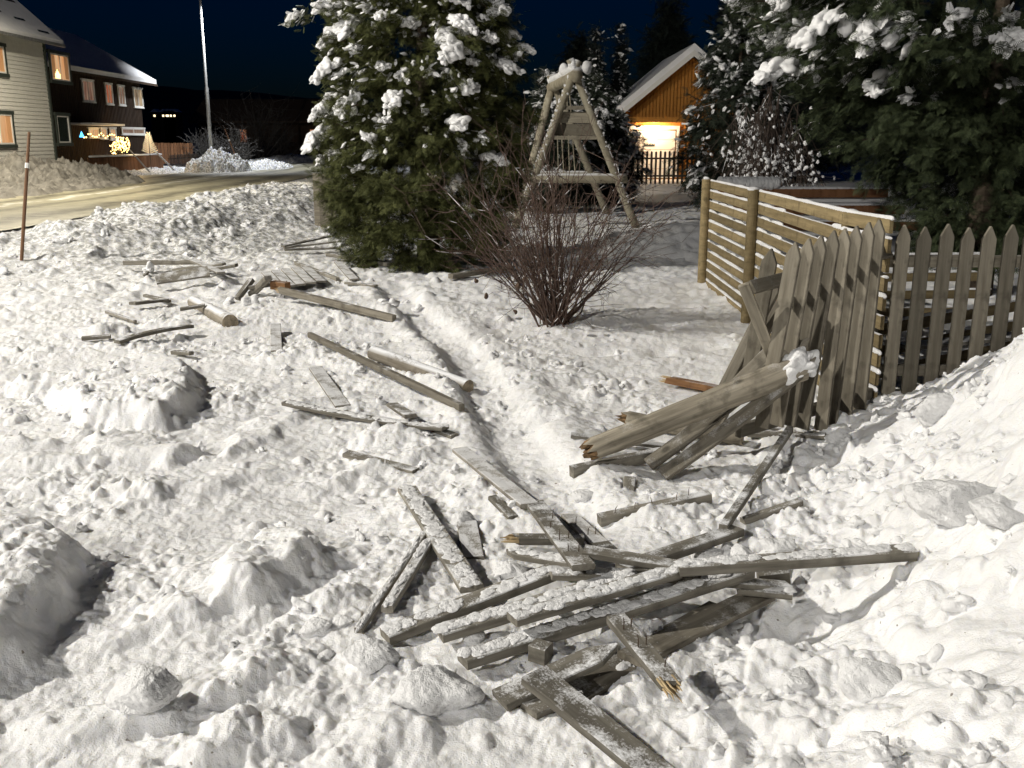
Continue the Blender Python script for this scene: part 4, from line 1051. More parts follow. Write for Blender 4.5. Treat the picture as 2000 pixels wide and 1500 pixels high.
def slat_run(a, b, zs, sag=0):
    for z in zs:
        m = MB(); L = (b - a).length
        m.add(*board_mesh(L, .024, .088, 0)); o = m.build('slat', M['slat']); place(o, a + Vector((0, 0, z)), b + Vector((0, 0, z)), 0)
        spart(o)
        m = MB(); k = int(L / .03); d = (b - a).normalized()
        for i in range(k):
            t = (i + .5 + random.uniform(-.3, .3)) / k
            hq = float(noise2(np.array(t * L * 2.5), np.array(z * 9), 4))
            if hq < -.35 or (L > 2.6 and z < 1.1 and t > .35 and hq < .35): continue
            V, Fc = ICO[2] if i % 2 else ICO[1]
            r = .028 * random.uniform(.8, 1.2)
            A = frame(np.array(d))
            m.add((V * np.array([r * 1.5, .014, .010 + .012 * max(0, hq + .4)])) @ A + np.array(a + (b - a) * t + Vector((0, 0, z + .046))), None, Fc)
        if m.n: c = m.build('snow', M['snow_block'], smooth=True); spart(c)
zs = [.04 + .117 * k for k in range(11)]
slat_run(PA[0], PA[1], zs); slat_run(PA[1], PA[2], zs); slat_run(PA[2], PA[3], zs[::-1][:11])
# far and right sides of the enclosure
slat_run(Vector((2.36, 9.2, 0)), Vector((4.6, 9.35, 0)), [.10, .27, .44, .61])
slat_run(Vector((2.32, 6.55, 0)), Vector((4.3, 7.9, 0)), [.10, .26, .42])
# rope round the corner post
mb = MB()
for k in range(3):
    an = np.linspace(0, 6.28, 26); cx, cy = 2.25, 6.52
    mb.tube(np.stack([cx + .075 * np.cos(an), cy + .075 * np.sin(an), 1.09 + .02 * k + .05 * np.sin(an + k)], -1), .005, 5)
for k in range(4):
    tt = np.linspace(0, 1, 10)
    mb.tube(np.stack([cx - .06 - .16 * tt + .02 * k * tt, cy - .07 - .02 * tt, 1.10 - .07 * k * tt - .09 * tt * tt], -1), .003, 5)
c = mb.build('rope', plain_mat('hemp_rope', (.35, .27, .15), .9)); spart(c)

# planks piled behind the pickets
for k, (a, b, lb) in enumerate([((2.75, 6.7, .30), (4.6, 7.6, .26), 'upper snow dusted plank stacked behind the straight pickets'), ((2.7, 6.5, .16), (4.5, 7.2, .12), 'lower snow dusted plank stacked behind the straight pickets')]):
    m = MB(); L = (Vector(b) - Vector(a)).length; m.add(*board_mesh(L, .16, .03, 0)); o = m.build('plank', M['board_white']); place(o, a, b); tag(o, lb, 'plank', 'planks behind the pickets')

# ------------------------------------------------------------------ raised bed beyond the enclosure
bed = thing('raised_bed', 'dark plank raised garden bed with snow along its three tiers behind the slatted enclosure', 'garden bed', (5.3, 16, 0))
def box_part(par, name, c, s, mat, bev=.01):
    m = MB(); m.box(c, s, bev=bev); return m.build(name, M[mat], par)
for (z, Yb, x0, x1) in ((.86, 16.6, 3.45, 6.3), (.62, 16.1, 3.6, 6.4), (.40, 15.6, 3.9, 6.6)):
    box_part(bed, 'plank', ((x0 + x1) / 2, Yb, z), (x1 - x0, .07, .15), 'darkclad2' if 'darkclad2' in M else 'brownfence')
    m = MB()
    for i in range(40):
        V, Fc = ICO[2]; t = (i + random.random()) / 40
        m.add(V * np.array([.09, .06, .03]) + np.array([x0 + (x1 - x0) * t, Yb + .02, z + .08]), None, Fc)
    m.build('snow', M['snow_block'], bed, smooth=True)
    box_part(bed, 'soil', ((x0 + x1) / 2, Yb + .28, z - .06), (x1 - x0 - .02, .46, .2), 'snow_soft')
m = MB()
for i in range(60):
    V, Fc = lumpy(2, .08, 2); t = i / 59
    m.add(V * np.array([.08, .13, .10]) + np.array([3.50 + .92 * t, 16.62, 1.02]), None, Fc)
m.build('snow_roll', M['snow_block'], bed, smooth=True)

# ------------------------------------------------------------------ swing frame
sw = thing('swing_frame', 'snow dusted wooden swing frame of crossed round poles with a small plank gable', 'swing frame', (1.9, 20, 0))
def pole(name, a, b, r, mat='log_swing', n=14):
    a = np.array(a); b = np.array(b); t = np.linspace(0, 1, 12)[:, None]
    m = MB(); m.tube(a + (b - a) * t, r * (1 + .04 * np.sin(t[:, 0] * 17 + r * 90)), n); return m.build(name, M[mat], sw, smooth=True)
M['log_swing'] = wood_mat('snowed_pole', (0.24, 0.21, 0.15), (0.38, 0.35, 0.27), frost=1.0, scale=(4, 4, 4), lo=.40)
M['gable'] = wood_mat('swing_planks', (0.20, 0.18, 0.14), (0.30, 0.27, 0.21), frost=.5)
Yn, Yf = 19.5, 23.0
apn = P(1122, 138, Yn); apf = P(1080, 160, Yf)
bl = P(1003, 452, Yn - .1); br = P(1243, 446, Yn - .1)
top = lambda a, b, k: tuple(Vector(a) + (Vector(b) - Vector(a)) * k)
pole('leg', bl, top(bl, apn, 1.06), .078); pole('leg', br, top(br, apn, 1.07), .078)
bl2 = P(1012, 330, Yf); br2 = P(1188, 412, Yf); bl2.z = 0; br2.z = 0
pole('leg', bl2, top(bl2, apf, 1.05), .085); pole('leg', br2, top(br2, apf, 1.05), .085)
rd_ = (Vector(apn) - Vector(apf)).normalized()
pole('ridge_beam', Vector(apf) - rd_ * .35 + Vector((0, 0, -.10)), Vector(apn) + rd_ * .30 + Vector((0, 0, -.10)), .12)
def lerp_leg(base, ap, z):
    k = (z - base[2]) / (ap[2] - base[2]); return Vector(base) + (Vector(ap) - Vector(base)) * k
for z in (2.33,):
    a, b = lerp_leg(bl, apn, z), lerp_leg(br, apn, z); m = MB(); m.box(((a.x + b.x) / 2, Yn - .02, z), ((b - a).length + .2, .05, .07)); m.build('brace', M['gable'], sw)
for z in (2.15, 1.92):
    a, b = lerp_leg(bl, apn, z), lerp_leg(br, apn, z); m = MB(); m.box(((a.x + b.x) / 2, Yn + .05, z), ((b - a).length + .05, .035, .215)); m.build('gable_plank', M['gable'], sw)
a, b = lerp_leg(bl, apn, 1.74), lerp_leg(br, apn, 1.74); m = MB(); m.box(((a.x + b.x) / 2, Yn - .03, 1.77), ((b - a).length + .12, .07, .07)); m.build('brace', M['gable'], sw)
a, b = lerp_leg(bl, apn, 1.0), lerp_leg(br, apn, 1.0); pole('crossbar', tuple(a - Vector((.15, 0, 0))), tuple(b + Vector((.2, 0, 0))), .095)
a, b = lerp_leg(bl2, apf, .95), lerp_leg(br2, apf, .95); pole('crossbar', tuple(a - Vector((.15, 0, 0))), tuple(b + Vector((.2, 0, 0))), .09)
for (x0, x1) in ((1090, 1096), (1110, 1118)):
    a = P(x0, 185, 21.5); b = P(x1, 345, 21.5)
    for dx in (-.03, .03):
        m = MB(); m.tube([(a.x + dx, a.y, a.z), (b.x + dx * 2, b.y, b.z)], .012, 6); m.build('rope', M['log_swing'], sw)
m = MB(); a = P(1090, 347, 21.5); b = P(1122, 347, 21.5); m.box(((a.x + b.x) / 2, 21.5, a.z), (b.x - a.x + .1, .2, .05), bev=.01); m.build('swing_seat', M['gable'], sw)
m = MB()
for (px, py, Y, r) in ((1117, 128, Yn, .10), (1147, 134, Yn, .12), (1102, 140, 20.8, .12), (1130, 140, 20.2, .10), (1076, 160, 23.2, .10)):
    p = P(px, py, Y); V, Fc = lumpy(3, .12, 2); m.add(V * np.array([r * .85, r * .85, r]) + np.array(p) + np.array([0, 0, .02]), None, Fc)
for i in range(30):
    t = i / 29; p = Vector(apf) + (Vector(apn) - Vector(apf)) * t; V, Fc = lumpy(2, .12, 2)
    m.add(V * np.array([.11, .16, .07]) + np.array(p) + np.array([0, 0, .03]), None, Fc)
for (bs_, ap_) in ((br, apn), (bl, apn)):
    for i in range(190):
        t = random.uniform(.12, .97); p = Vector(bs_) + (Vector(ap_) - Vector(bs_)) * t; V, Fc = random.choice(protos)
        m.add(V * random.uniform(.015, .038) + np.array(p) + np.array([random.uniform(-.03, .03), -.02, .068]), None, Fc)
m.build('snow', M['snow_block'], sw, smooth=True)

# ------------------------------------------------------------------ houses
def lit_window(par, x, y0, y1, z0, z1, glass, out=1, bars=1, trim='trim', tw=.13):
    """window in a wall that faces +X at x; frame (dark boards), white sash, pane"""
    fr = MB(); d = .05
    fr.box((x + d / 2 + .003, (y0 + y1) / 2, z1 + tw / 2), (d + .03, y1 - y0 + 2 * tw + .1, tw)); fr.box((x + d / 2 + .003, (y0 + y1) / 2, z0 - tw / 2), (d + .03, y1 - y0 + 2 * tw + .1, tw))
    fr.box((x + d / 2 + .002, y0 - tw / 2, (z0 + z1) / 2), (d, tw, z1 - z0)); fr.box((x + d / 2 + .002, y1 + tw / 2, (z0 + z1) / 2), (d, tw, z1 - z0))
    w = fr.build('window', M[trim], par)
    sa = MB(); s = .06
    sa.box((x + .02, y0 + s / 2, (z0 + z1) / 2), (.05, s, z1 - z0)); sa.box((x + .02, y1 - s / 2, (z0 + z1) / 2), (.05, s, z1 - z0))
    sa.box((x + .02, (y0 + y1) / 2, z0 + s / 2), (.05, y1 - y0 - 2 * s, s)); sa.box((x + .02, (y0 + y1) / 2, z1 - s / 2), (.05, y1 - y0 - 2 * s, s))
    for b in range(bars):
        yb = y0 + (y1 - y0) * (b + 1) / (bars + 1); sa.box((x + .02, yb, (z0 + z1) / 2), (.045, s * .8, z1 - z0 - 2 * s))
    sa.build('sash', M['white_trim'], w)
    p = MB(); p.box((x + .004, (y0 + y1) / 2, (z0 + z1) / 2), (.012, y1 - y0 - .02, z1 - z0 - .02)); p.build('pane', M[glass], w)
    return w
def clapboards(x, y0, y1, z0, z1, pitch=.155):
    """lapped boards of a wall facing +X"""
    m = MB(); z = z0; n = int((z1 - z0) / pitch)
    for k in range(n):
        za, zb = z0 + k * pitch, z0 + (k + 1) * pitch
        m.add([(x + .028, y0, za), (x + .028, y1, za), (x + .004, y1, zb), (x + .004, y0, zb), (x - .01, y0, za), (x - .01, y1, za)], [[0, 1, 2, 3], [4, 5, 1, 0]])
    return m
HX = -19.3
M['curtain'] = emit_mat('curtain', (.55, .30, .14), .22)
wh = thing('white_house', 'white clapboard house with dark window frames and lit curtained windows by the road', 'house', (HX - 4, 37, 0))
m = clapboards(HX, 25, 42.2, .25, 5.78); m.box((HX - 4.02, 33.6, 2.9), (8.0, 17.1, 5.8)); m.build('wall', M['clap'], wh)
box_part(wh, 'corner_board', (HX + .02, 42.2, 3.0), (.12, .16, 5.5), 'trim')
m = MB(); m.prism([(HX + .55, 5.62), (HX + .55, 5.78), (HX - 4.0, 9.95), (HX - 8.55, 5.78), (HX - 8.55, 5.62), (HX - 4.0, 9.78)], 24, 42.9)
rf = m.build('roof', M['roofsnow'], wh)
m = MB(); m.prism([(HX + .58, 5.50), (HX + .58, 5.61), (HX - 4.0, 9.77), (HX - 4.0, 9.62)], 24, 42.96); m.build('barge_board', M['trim'], rf)
m = MB(); m.box((HX + .62, 33.4, 5.56), (.10, 18.8, .11)); m.build('gutter', M['metal'], rf)
m = MB()
for k in range(16):                                      # slates showing where the snow slid off
    y = random.uniform(33, 42); s = random.uniform(.2, 2.2); x = HX + .55 - s; z = 5.78 + s * (4.17 / 4.55)
    m = MB(); m.box((x, y, z + .02), (.10, random.uniform(.5, 1.2), .03), ax=np.array([[.737, 0, -.676], [0, 1, 0], [.676, 0, .737]])); m.build('slate', M['win_dark'], rf)
def wspan(px0, px1): return [HX * -1 / ((1000 - p) / F) / 1.0 for p in (px0, px1)]
def ywall(px, py, X):                                     # depth at which the pixel ray meets the wall plane X
    d = ray(px, py); return X / d.x
for (x0, x1, yt, yb, g, bars) in ((97, 132, 106, 158, 'win_warm', 1), (-28, 6, 88, 142, 'win_warm', 1), (-30, 22, 222, 282, 'win_warm', 1), (110, 133, 226, 279, 'win_dark', 0)):
    Y0, Y1 = ywall(x0, (yt + yb) / 2, HX), ywall(x1, (yt + yb) / 2, HX)
    zt = P((x0 + x1) / 2, yt, (Y0 + Y1) / 2).z; zb = P((x0 + x1) / 2, yb, (Y0 + Y1) / 2).z
    w = lit_window(wh, HX + .03, Y0, Y1, zb, zt, g, bars=bars)
    if g == 'win_warm':                                   # curtains and an advent light on the sill
        for s_ in (0, 1):
            m = MB(); ya = Y0 + .08 if s_ == 0 else Y1 - .42
            for q_ in range(5): m.box((HX + .045, ya + .035 + q_ * .07, (zb + zt) / 2 + .02), (.012, .05, zt - zb - .14))
            m.build('curtain', M['curtain'], w)
        m = MB(); yc = Y0 + (Y1 - Y0) * .33
        for q_ in range(5): m.box((HX + .05, yc - .2 + q_ * .1, zb + .18 + (.16 - abs(q_ - 2) * .08) / 2), (.012, .045, .2 + .16 - abs(q_ - 2) * .08))
        m.build('candle_light', M['bulb'], w)

DX = -22.0
dh = thing('dark_house', 'dark brown two storey house with four small upper windows behind the white house', 'house', (DX - 4, 53, 0))
m = MB(); m.box((DX - 4, 52, 2.6), (8, 16, 5.2))
for k in range(80): m.box((DX + .01, 44.1 + k * .2, 2.6), (.03, .10, 5.18))
m.build('wall', M['darkclad'], dh)
m = MB(); m.prism([(DX + .6, 5.05), (DX + .6, 5.28), (DX - 4, 7.9), (DX - 8.6, 5.28), (DX - 8.6, 5.05), (DX - 4, 7.7)], 43.2, 61.2); rf = m.build('roof', M['roofsnow'], dh)
m = MB(); m.prism([(DX + .62, 4.92), (DX + .62, 5.04), (DX - 4, 7.69), (DX - 4, 7.55)], 43.1, 61.3); m.build('barge_board', M['darkclad'], rf)
for (x0, x1, yt, yb, g) in ((160, 181, 157, 198, 'win_dim'), (205, 217, 164, 203, 'win_red'), (230, 241, 168, 205, 'win_dim'), (260, 276, 173, 209, 'win_warm2'), (172, 190, 251, 268, 'win_warm'), (196, 206, 251, 270, 'win_warm'), (214, 224, 251, 272, 'win_warm'), (237, 280, 251, 262, 'win_dim')):
    if 'win_warm2' not in M: M['win_warm2'] = window_mat('half_lit_window', (.08, .05, .04), (.95, .7, .42), .5, 2.5)
    Y0, Y1 = ywall(x0, (yt + yb) / 2, DX), ywall(x1, (yt + yb) / 2, DX)
    zt = P((x0 + x1) / 2, yt, (Y0 + Y1) / 2).z; zb = P((x0 + x1) / 2, yb, (Y0 + Y1) / 2).z
    lit_window(dh, DX + .03, Y0, Y1, zb, zt, g, trim='white_trim', tw=.07)
m = MB(); m.box((DX + .7, 51.6, 2.55), (1.3, 4.2, .10)); m.build('porch_roof', M['roofsnow'], dh)

# garage with the lit door
OY = 46.0
gar = thing('garage', 'ochre wooden gabled garage with a lit white overhead door', 'garage', (6.5, OY + 3, 0))
ap = P(1350, 108, OY); el = P(1222, 212, OY); half = ap.x - el.x; er = ap.x + half
m = MB()
m.prism([(el.x, 0), (er, 0), (er, el.z), (ap.x, ap.z), (el.x, el.z)], OY + .06, OY + 8)
dL, dR, dT = P(1230, 250, OY).x, P(1322, 250, OY).x, P(1280, 245, OY).z
ww = .155; x = el.x + .02
while x < er - .05:                                       # upright boards, kept clear of the door
    top_z = (el.z + (ap.z - el.z) * (1 - abs(x + .06 - ap.x) / half)) - .02
    z0 = dT + .12 if dL - .12 < x + .06 < dR + .12 else .05
    m.box((x + .06, OY + .02, (z0 + top_z) / 2), (.11, .05, top_z - z0)); x += ww
m.build('wall', M['orange'], gar)
m = MB(); k = (ap.z - el.z) / half; o_ = .55
m.prism([(el.x - o_, el.z - k * o_ + .10), (el.x - o_, el.z - k * o_ + .42), (ap.x, ap.z + .45), (er + o_, el.z - k * o_ + .42), (er + o_, el.z - k * o_ + .10), (ap.x, ap.z + .12)], OY - .75, OY + 8.4)
rf = m.build('roof', M['roofsnow'], gar)
m = MB(); m.prism([(el.x - o_ - .02, el.z - k * o_ - .12), (el.x - o_ - .02, el.z - k * o_ + .12), (ap.x, ap.z + .16), (er + o_ + .02, el.z - k * o_ + .12), (er + o_ + .02, el.z - k * o_ - .12), (ap.x, ap.z - .10)], OY - .80, OY - .74)
m.build('barge_board', M['white_trim'], rf)
m = MB()
dB = .05; nP = 5; ph = (dT - .22 - dB) / nP
for i in range(nP): m.box(((dL + dR) / 2, OY - .005, dB + ph * (i + .5)), (dR - dL - .1, .05, ph - .014), bev=.012)
dr = m.build('garage_door', M['door'], gar)
m = MB()
hx0, hx1 = P(1257, 283, OY - .05).x, P(1279, 283, OY - .05).x; hzz = P(1268, 284, OY - .05).z
m.box(((hx0 + hx1) / 2, OY - .04, hzz), (hx1 - hx0, .03, .05))
for i in range(7): m.box((hx0 + (hx1 - hx0) * (i + .5) / 7, OY - .045, hzz + .05), ((hx1 - hx0) / 11, .02, .05 + .05 * (i in (0, 4))))
m.build('handle', M['win_dark'], dr)
m = MB(); m.box(((dL + dR) / 2, OY - .02, dT - .10), (dR - dL + .25, .12, .16)); m.box((dL - .06, OY - .02, dT / 2), (.12, .10, dT - .2)); m.box((dR + .06, OY - .02, dT / 2), (.12, .10, dT - .2)); m.build('door_frame', M['white_trim'], gar)
m = MB(); m.box(((dL + dR) / 2, OY - .42, dT + .30), (dR - dL + .6, .96, .10)); m.box(((dL + dR) / 2, OY - .90, dT + .20), (dR - dL + .6, .05, .16)); cn = m.build('canopy', M['orange'], gar)
m = MB(); m.tube([((dL + dR) / 2 - .2, OY - .42, dT + .23), ((dL + dR) / 2 + .2, OY - .42, dT + .23)], .03, 10); m.build('lamp', M['lampglass'], gar)
def light(name, typ, loc, power, color, par=None, **kw):
    l = bpy.data.lights.new(name, typ); l.energy = power; l.color = color
    for a, b in kw.items(): setattr(l, a, b)
    o = bpy.data.objects.new(name, l); COL.objects.link(o); o.location = loc
    if par is not None: o.parent = par; o.matrix_parent_inverse = parent_world(par).inverted()
    return o
light('lamp_light', 'POINT', ((dL + dR) / 2, OY - .62, dT + .10), 230, (1.0, .74, .46), gar, shadow_soft_size=.12)

# low dark houses down the road
lh = thing('low_house', 'low dark house with a long snowy roof beyond the street lamp', 'house', (-25, 95, 0))
m = MB(); m.box((-23, 96, 1.75), (11.4, 8, 3.5)); m.build('wall', M['darkclad'], lh)
m = MB(); m.prism([(90.8, 3.3), (90.8, 3.5), (96, 5.6), (101.2, 3.5), (101.2, 3.3), (96, 5.4)], -29.2, -16.8, axis=0); m.build('roof', M['darkclad'], lh)
for k, x in enumerate((-24.6, -18.2)):
    m = MB(); m.box((x, 91.97, 2.2), (.55, .05, 1.1)); w = m.build('window', M['win_red'], lh)
lh2 = thing('entrance_house', 'distant house with a lit porch lamp at the end of the road', 'house', (-25, 108, 0))
m = MB(); m.box((-25.5, 118, 1.7), (10, 6, 3.4)); m.build('wall', M['darkclad'], lh2)
m = MB(); m.prism([(114, 3.3), (114, 3.6), (118, 5.0), (122, 3.6), (122, 3.3)], -31, -20, axis=0); m.build('roof', M['roofsnow'], lh2)
m = MB(); m.box((-25.6, 114.4, 3.1), (3.2, 1.4, .16)); m.build('porch_roof', M['roofsnow'], lh2)
m = MB(); V, Fc = ICO[2]; m.add(V * .22 + np.array([-25.1, 114.6, 2.15]), None, Fc); m.build('lamp', M['bulb'], lh2)
m = MB(); m.box((-26.0, 114.96, 1.7), (.8, .06, 1.9)); m.build('door', M['win_dim'], lh2)
light('lamp_light', 'POINT', (-25.1, 114.3, 2.15), 60, (1, .6, .25), lh2, shadow_soft_size=.2)
# lit houses on the hill
for k, (px, w) in enumerate(((301, 3), (318, 3), (326, 5), (333, 3), (340, 3))):
    p = P(px, 226, 420)
    t = thing('hillside_house', ['leftmost of the five tiny lit houses on the dark hillside', 'second from the left of the five tiny lit houses on the hillside', 'middle one of the five tiny lit houses on the hillside', 'fourth from the left of the five tiny lit houses on the hillside', 'rightmost of the five tiny lit houses on the dark hillside'][k], 'house', (p.x, p.y, 0), 'tiny lit houses on the hillside')
    m = MB(); m.box((p.x, p.y + 3, p.z / 2 + .5), (3.2, 5, p.z + 2)); m.build('wall', M['darkclad'], t)
    m = MB(); m.prism([(p.x - 1.8, p.z + 1.5), (p.x + 1.8, p.z + 1.5), (p.x, p.z + 2.8)], p.y + .3, p.y + 5.7); m.build('roof', M['roofsnow'], t)
    m = MB(); m.box((p.x, p.y + .45, p.z), (.25 * w, .06, .8)); m.build('window', M['bulb_white'], t)

# ------------------------------------------------------------------ fences and yard things across the road
def fence_run(name, label, a, b, h, pitch, w, mat, gap=True, tip=True):
    a = Vector(a); b = Vector(b); L = (b - a).length; d = (b - a) / L
    t = thing(name, label, 'fence', tuple((a + b) / 2)); n = int(L / pitch); A = np.array([[d.x, d.y, 0], [-d.y, d.x, 0], [0, 0, 1]])
    proto = None
    for k in range(n):
        c = a + d * (pitch * (k + .5))
        m = MB(); 
        hh = h * random.uniform(.985, 1.015)
        m.box((0, 0, hh / 2), (w, .025, hh), ax=A)
        if tip: m.add([tuple(Vector((-w / 2, 0, hh))[i] * 0 + v[i] for i in range(3)) for v in [np.array([-w / 2, -.012, 0]) @ A + [0, 0, hh], np.array([w / 2, -.012, 0]) @ A + [0, 0, hh], np.array([0, -.012, 0]) @ A + [0, 0, hh + w * .5], np.array([-w / 2, .012, 0]) @ A + [0, 0, hh], np.array([w / 2, .012, 0]) @ A + [0, 0, hh], np.array([0, .012, 0]) @ A + [0, 0, hh + w * .5]]], [[0, 2, 5, 3], [1, 4, 5, 2]], [[0, 1, 2], [3, 5, 4]])
        m.v[-1] = m.v[-1]
        V = [np.asarray(v) + np.array([c.x, c.y, c.z]) for v in m.v]; m.v = V
        m.build('picket', M[mat], t)
    for z in (h * .25, h * .8):
        m = MB(); c = (a + b) / 2; off = np.array([-d.y, d.x, 0]) * .045
        m.box((c.x + off[0], c.y + off[1], c.z + z), (L, .04, .07), ax=A); m.build('rail', M[mat], t)
    return t
fence_run('garden_fence', 'dark picket fence standing against the glow of the lit garage door', (4.9, 41, 0), (12.6, 41.2, 0), 1.28, .185, .085, 'darkfence')
fb = fence_run('board_fence', 'closed brown board fence with snow along its top in front of the dark house', (-20.2, 47.5, -.1), (-19.9, 57.0, -.1), 1.05, .2, .19, 'brownfence', tip=False)
m = MB(); m.box((-20.05, 52.25, 1.0), (.16, 9.6, .09), bev=.03); m.build('snow', M['snow_block'], fb)
fence_run('low_picket_fence', 'low snowy picket fence beyond the board fence near the street lamp', (-19.9, 58, -.05), (-21.3, 72, -.05), .95, .26, .10, 'darkfence')
fence_run('far_board_fence', 'pale board fence in the yard behind the lit shrubs', (-23.5, 64, .3), (-20.8, 65.5, .3), 1.3, .2, .18, 'brownfence', tip=False)
fence_run('far_picket_fence', 'far dark picket fence at the end of the road', (-27.5, 110, 0), (-22.6, 104, 0), 1.1, .3, .13, 'darkfence')
bk = thing('fence_stub', 'grey board corner standing at the left edge of the big cedar', 'fence', (-3.6, 18, 0))
for k in range(4):
    m = MB(); m.box((-3.66 + .11 * k, 18.5 - .05 * k, .55), (.10, .025, 1.15)); m.build('picket', M['picket'], bk)
# poles: street lamps and plough markers
def street_lamp(label, loc, power, color, hd, h, arm=1.6, base=(0, 0)):
    x, y, z = loc
    bx, by = x - arm * hd[0], y - arm * hd[1]
    t = thing('street_lamp', label, 'street lamp', (bx, by, 0), 'street lamps along the road')
    m = MB(); m.tube([(bx, by, -.2), (bx, by, h * .45), (bx, by, h * .46), (bx, by, z)], [.125, .115, .085, .065], 18); m.build('pole', M['metal'], t, smooth=True)
    tt = np.linspace(0, 1, 8); m = MB(); m.tube(np.stack([bx + hd[0] * arm * tt, by + hd[1] * arm * tt, z + .25 * np.sin(tt * 1.57)], -1), .04, 10); m.build('arm', M['metal'], t, smooth=True)
    m = MB(); m.box((x, y, z + .26), (.30, .30, .10), bev=.03); hd_ = m.build('lamp_head', M['metal'], t)
    m = MB(); m.box((x, y, z + .195), (.22, .22, .02)); m.build('lamp_glass', M['lampglass'], hd_)
    l = light('lamp_light', 'POINT' if power > 20000 or y < 0 else 'SPOT', (x, y, z + .12), power, color, t, shadow_soft_size=.16)
    if l.data.type == 'SPOT': l.data.spot_size = R(112 if 50 < y < 80 else (128 if y > 80 else 160)); l.data.spot_blend = .5
    return t
street_lamp('tall street lamp on the near side of the road to the left', *LAMP_NEAR, (1, 0), LAMP_NEAR[0][2], arm=2.4)
street_lamp('tall street lamp beside the white house across the road', *LAMP_MID, (1, 0), LAMP_MID[0][2], arm=3.5)
street_lamp('tall thin frosted street lamp pole rising behind the snow pile across the road', *LAMP_FAR, (1, 0), LAMP_FAR[0][2], arm=1.9)
street_lamp('added fill lamp on a street pole behind the viewer', *LAMP_FILL_BACK, (1, 0), LAMP_FILL_BACK[0][2], arm=2.4)
street_lamp('added lamp brightening the far end of the road behind the big cedar', *LAMP_FILL_END, (1, 0), LAMP_FILL_END[0][2], arm=1.9)
def marker(label, base, top, r, mat, tip):
    t = thing('snow_marker', label, 'marker pole', tuple(base), 'plough marker poles')
    a, b = np.array(base), np.array(top); m = MB(); m.tube([a - (b - a) * .1, a + (b - a) * .55, b], [r, r, r * .8], 8); m.build('pole', M[mat], t)
    m = MB(); m.tube([a + (b - a) * .72, a + (b - a) * .76], r * 1.25, 8); m.build('reflector', M['white_trim'], t)
    return t
M['stick'] = plain_mat('marker_stick', (.15, .075, .035), .6)
marker('brown plough marker stick leaning right in the snow at the far left', onf(42, 508), P(57, 258, 13.4), .024, 'stick', 1)
marker('thin plough marker stick beside the street lamp pole', (-15.9, 58.5, 0), (-16.7, 58.5, 2.4), .04, 'stick', 1)
marker('short pale marker stick leaning against the brown board fence', (-19.0, 52.5, 0), (-19.9, 52.0, 1.3), .04, 'metal', 1)
marker('short pale marker stick leaning beside the lit little tree', (-18.7, 55.5, 0), (-20.0, 55.2, 1.5), .05, 'metal', 1)

# christmas lights in the yard of the dark house
def dots(pts, r, mat, name, parent=None):
    m = MB(); V, Fc = ICO[1]
    for p in pts: m.add(V * r + np.array(p), None, Fc)
    return m.build(name, M[mat], parent)
gl = thing('light_string', 'string of warm white lights hanging along the porch of the dark house', 'string lights', tuple(P(195, 262, 49.5)))
pts = [P(160 + 4.2 * k, 264 + 3.5 * math.sin(k * 1.25) + (k % 3), 49.5 + k * .1) for k in range(18)]
dots(pts, .040, 'bulb', 'bulb_row', gl)
m = MB(); m.tube([tuple(p) for p in pts], .012, 5); m.build('wire', M['darkfence'], gl)
bt = thing('blue_star', 'small blue lit cone decoration at the corner of the dark house', 'christmas light', tuple(P(160, 262, 46)))
m = MB(); p = P(160, 268, 46.5); m.tube([tuple(p), (p.x, p.y, p.z + .26)], [.12, .01], 8); m.build('cone', M['bulb_blue'], bt)
lsb = thing('lit_shrub', 'shrub wrapped in glaring warm lights behind the brown board fence', 'lit shrub', tuple(P(235, 300, 52)))
c = P(233, 285, 53); pts = []
for _ in range(190):
    v = rng.normal(size=3); v /= np.linalg.norm(v); v *= rng.random() ** .4; pts.append((c.x + v[0] * .50, c.y + v[1] * .5, c.z + v[2] * .44 + .15 * v[0]))
dots(pts, .027, 'bulb', 'bulb_cluster', lsb)
m = MB()
for k in range(30): p = pts[k]; m.tube([(c.x, c.y, 0), (c.x + (p[0] - c.x) * .4, p[1], c.z - .3), p], [.03, .02, .006], 4)
m.build('twig', M['twig_far'], lsb)
arch = [P(248 + 5 * math.sin(k / 9 * 3.1), 297 - 28 * k / 9, 53.5) for k in range(10)]
dots(arch, .03, 'bulb', 'bulb_arch', lsb)
light('lamp_light', 'POINT', (c.x + .9, c.y - .3, c.z + .1), 55, (1, .68, .3), lsb, shadow_soft_size=.4)
lt = thing('lit_tree', 'small bare tree outlined in warm white lights', 'lit tree', tuple(P(292, 302, 54)))
b0 = P(293, 303, 54.5); m = MB(); pts = []
for k in range(11):
    z = b0.z + .1 + .095 * k; l = .40 * (1 - k / 12)
    for s in (-1, 1):
        e = (b0.x + s * l, b0.y + random.uniform(-.1, .1), z + .16)
        m.tube([(b0.x, b0.y, z), e], .006, 4); pts += [tuple(np.array((b0.x, b0.y, z)) * (1 - t) + np.array(e) * t) for t in np.linspace(.15, 1, 6)]
m.tube([(b0.x, b0.y, 0), (b0.x, b0.y, b0.z + 1.2)], .02, 5)
m.build('branch', M['twig_far'], lt); dots(pts, .017, 'bulb_white', 'bulb_row', lt)
light('lamp_light', 'POINT', (b0.x + .5, b0.y - .5, b0.z + .5), 2.5, (1, .8, .5), lt, shadow_soft_size=.3)
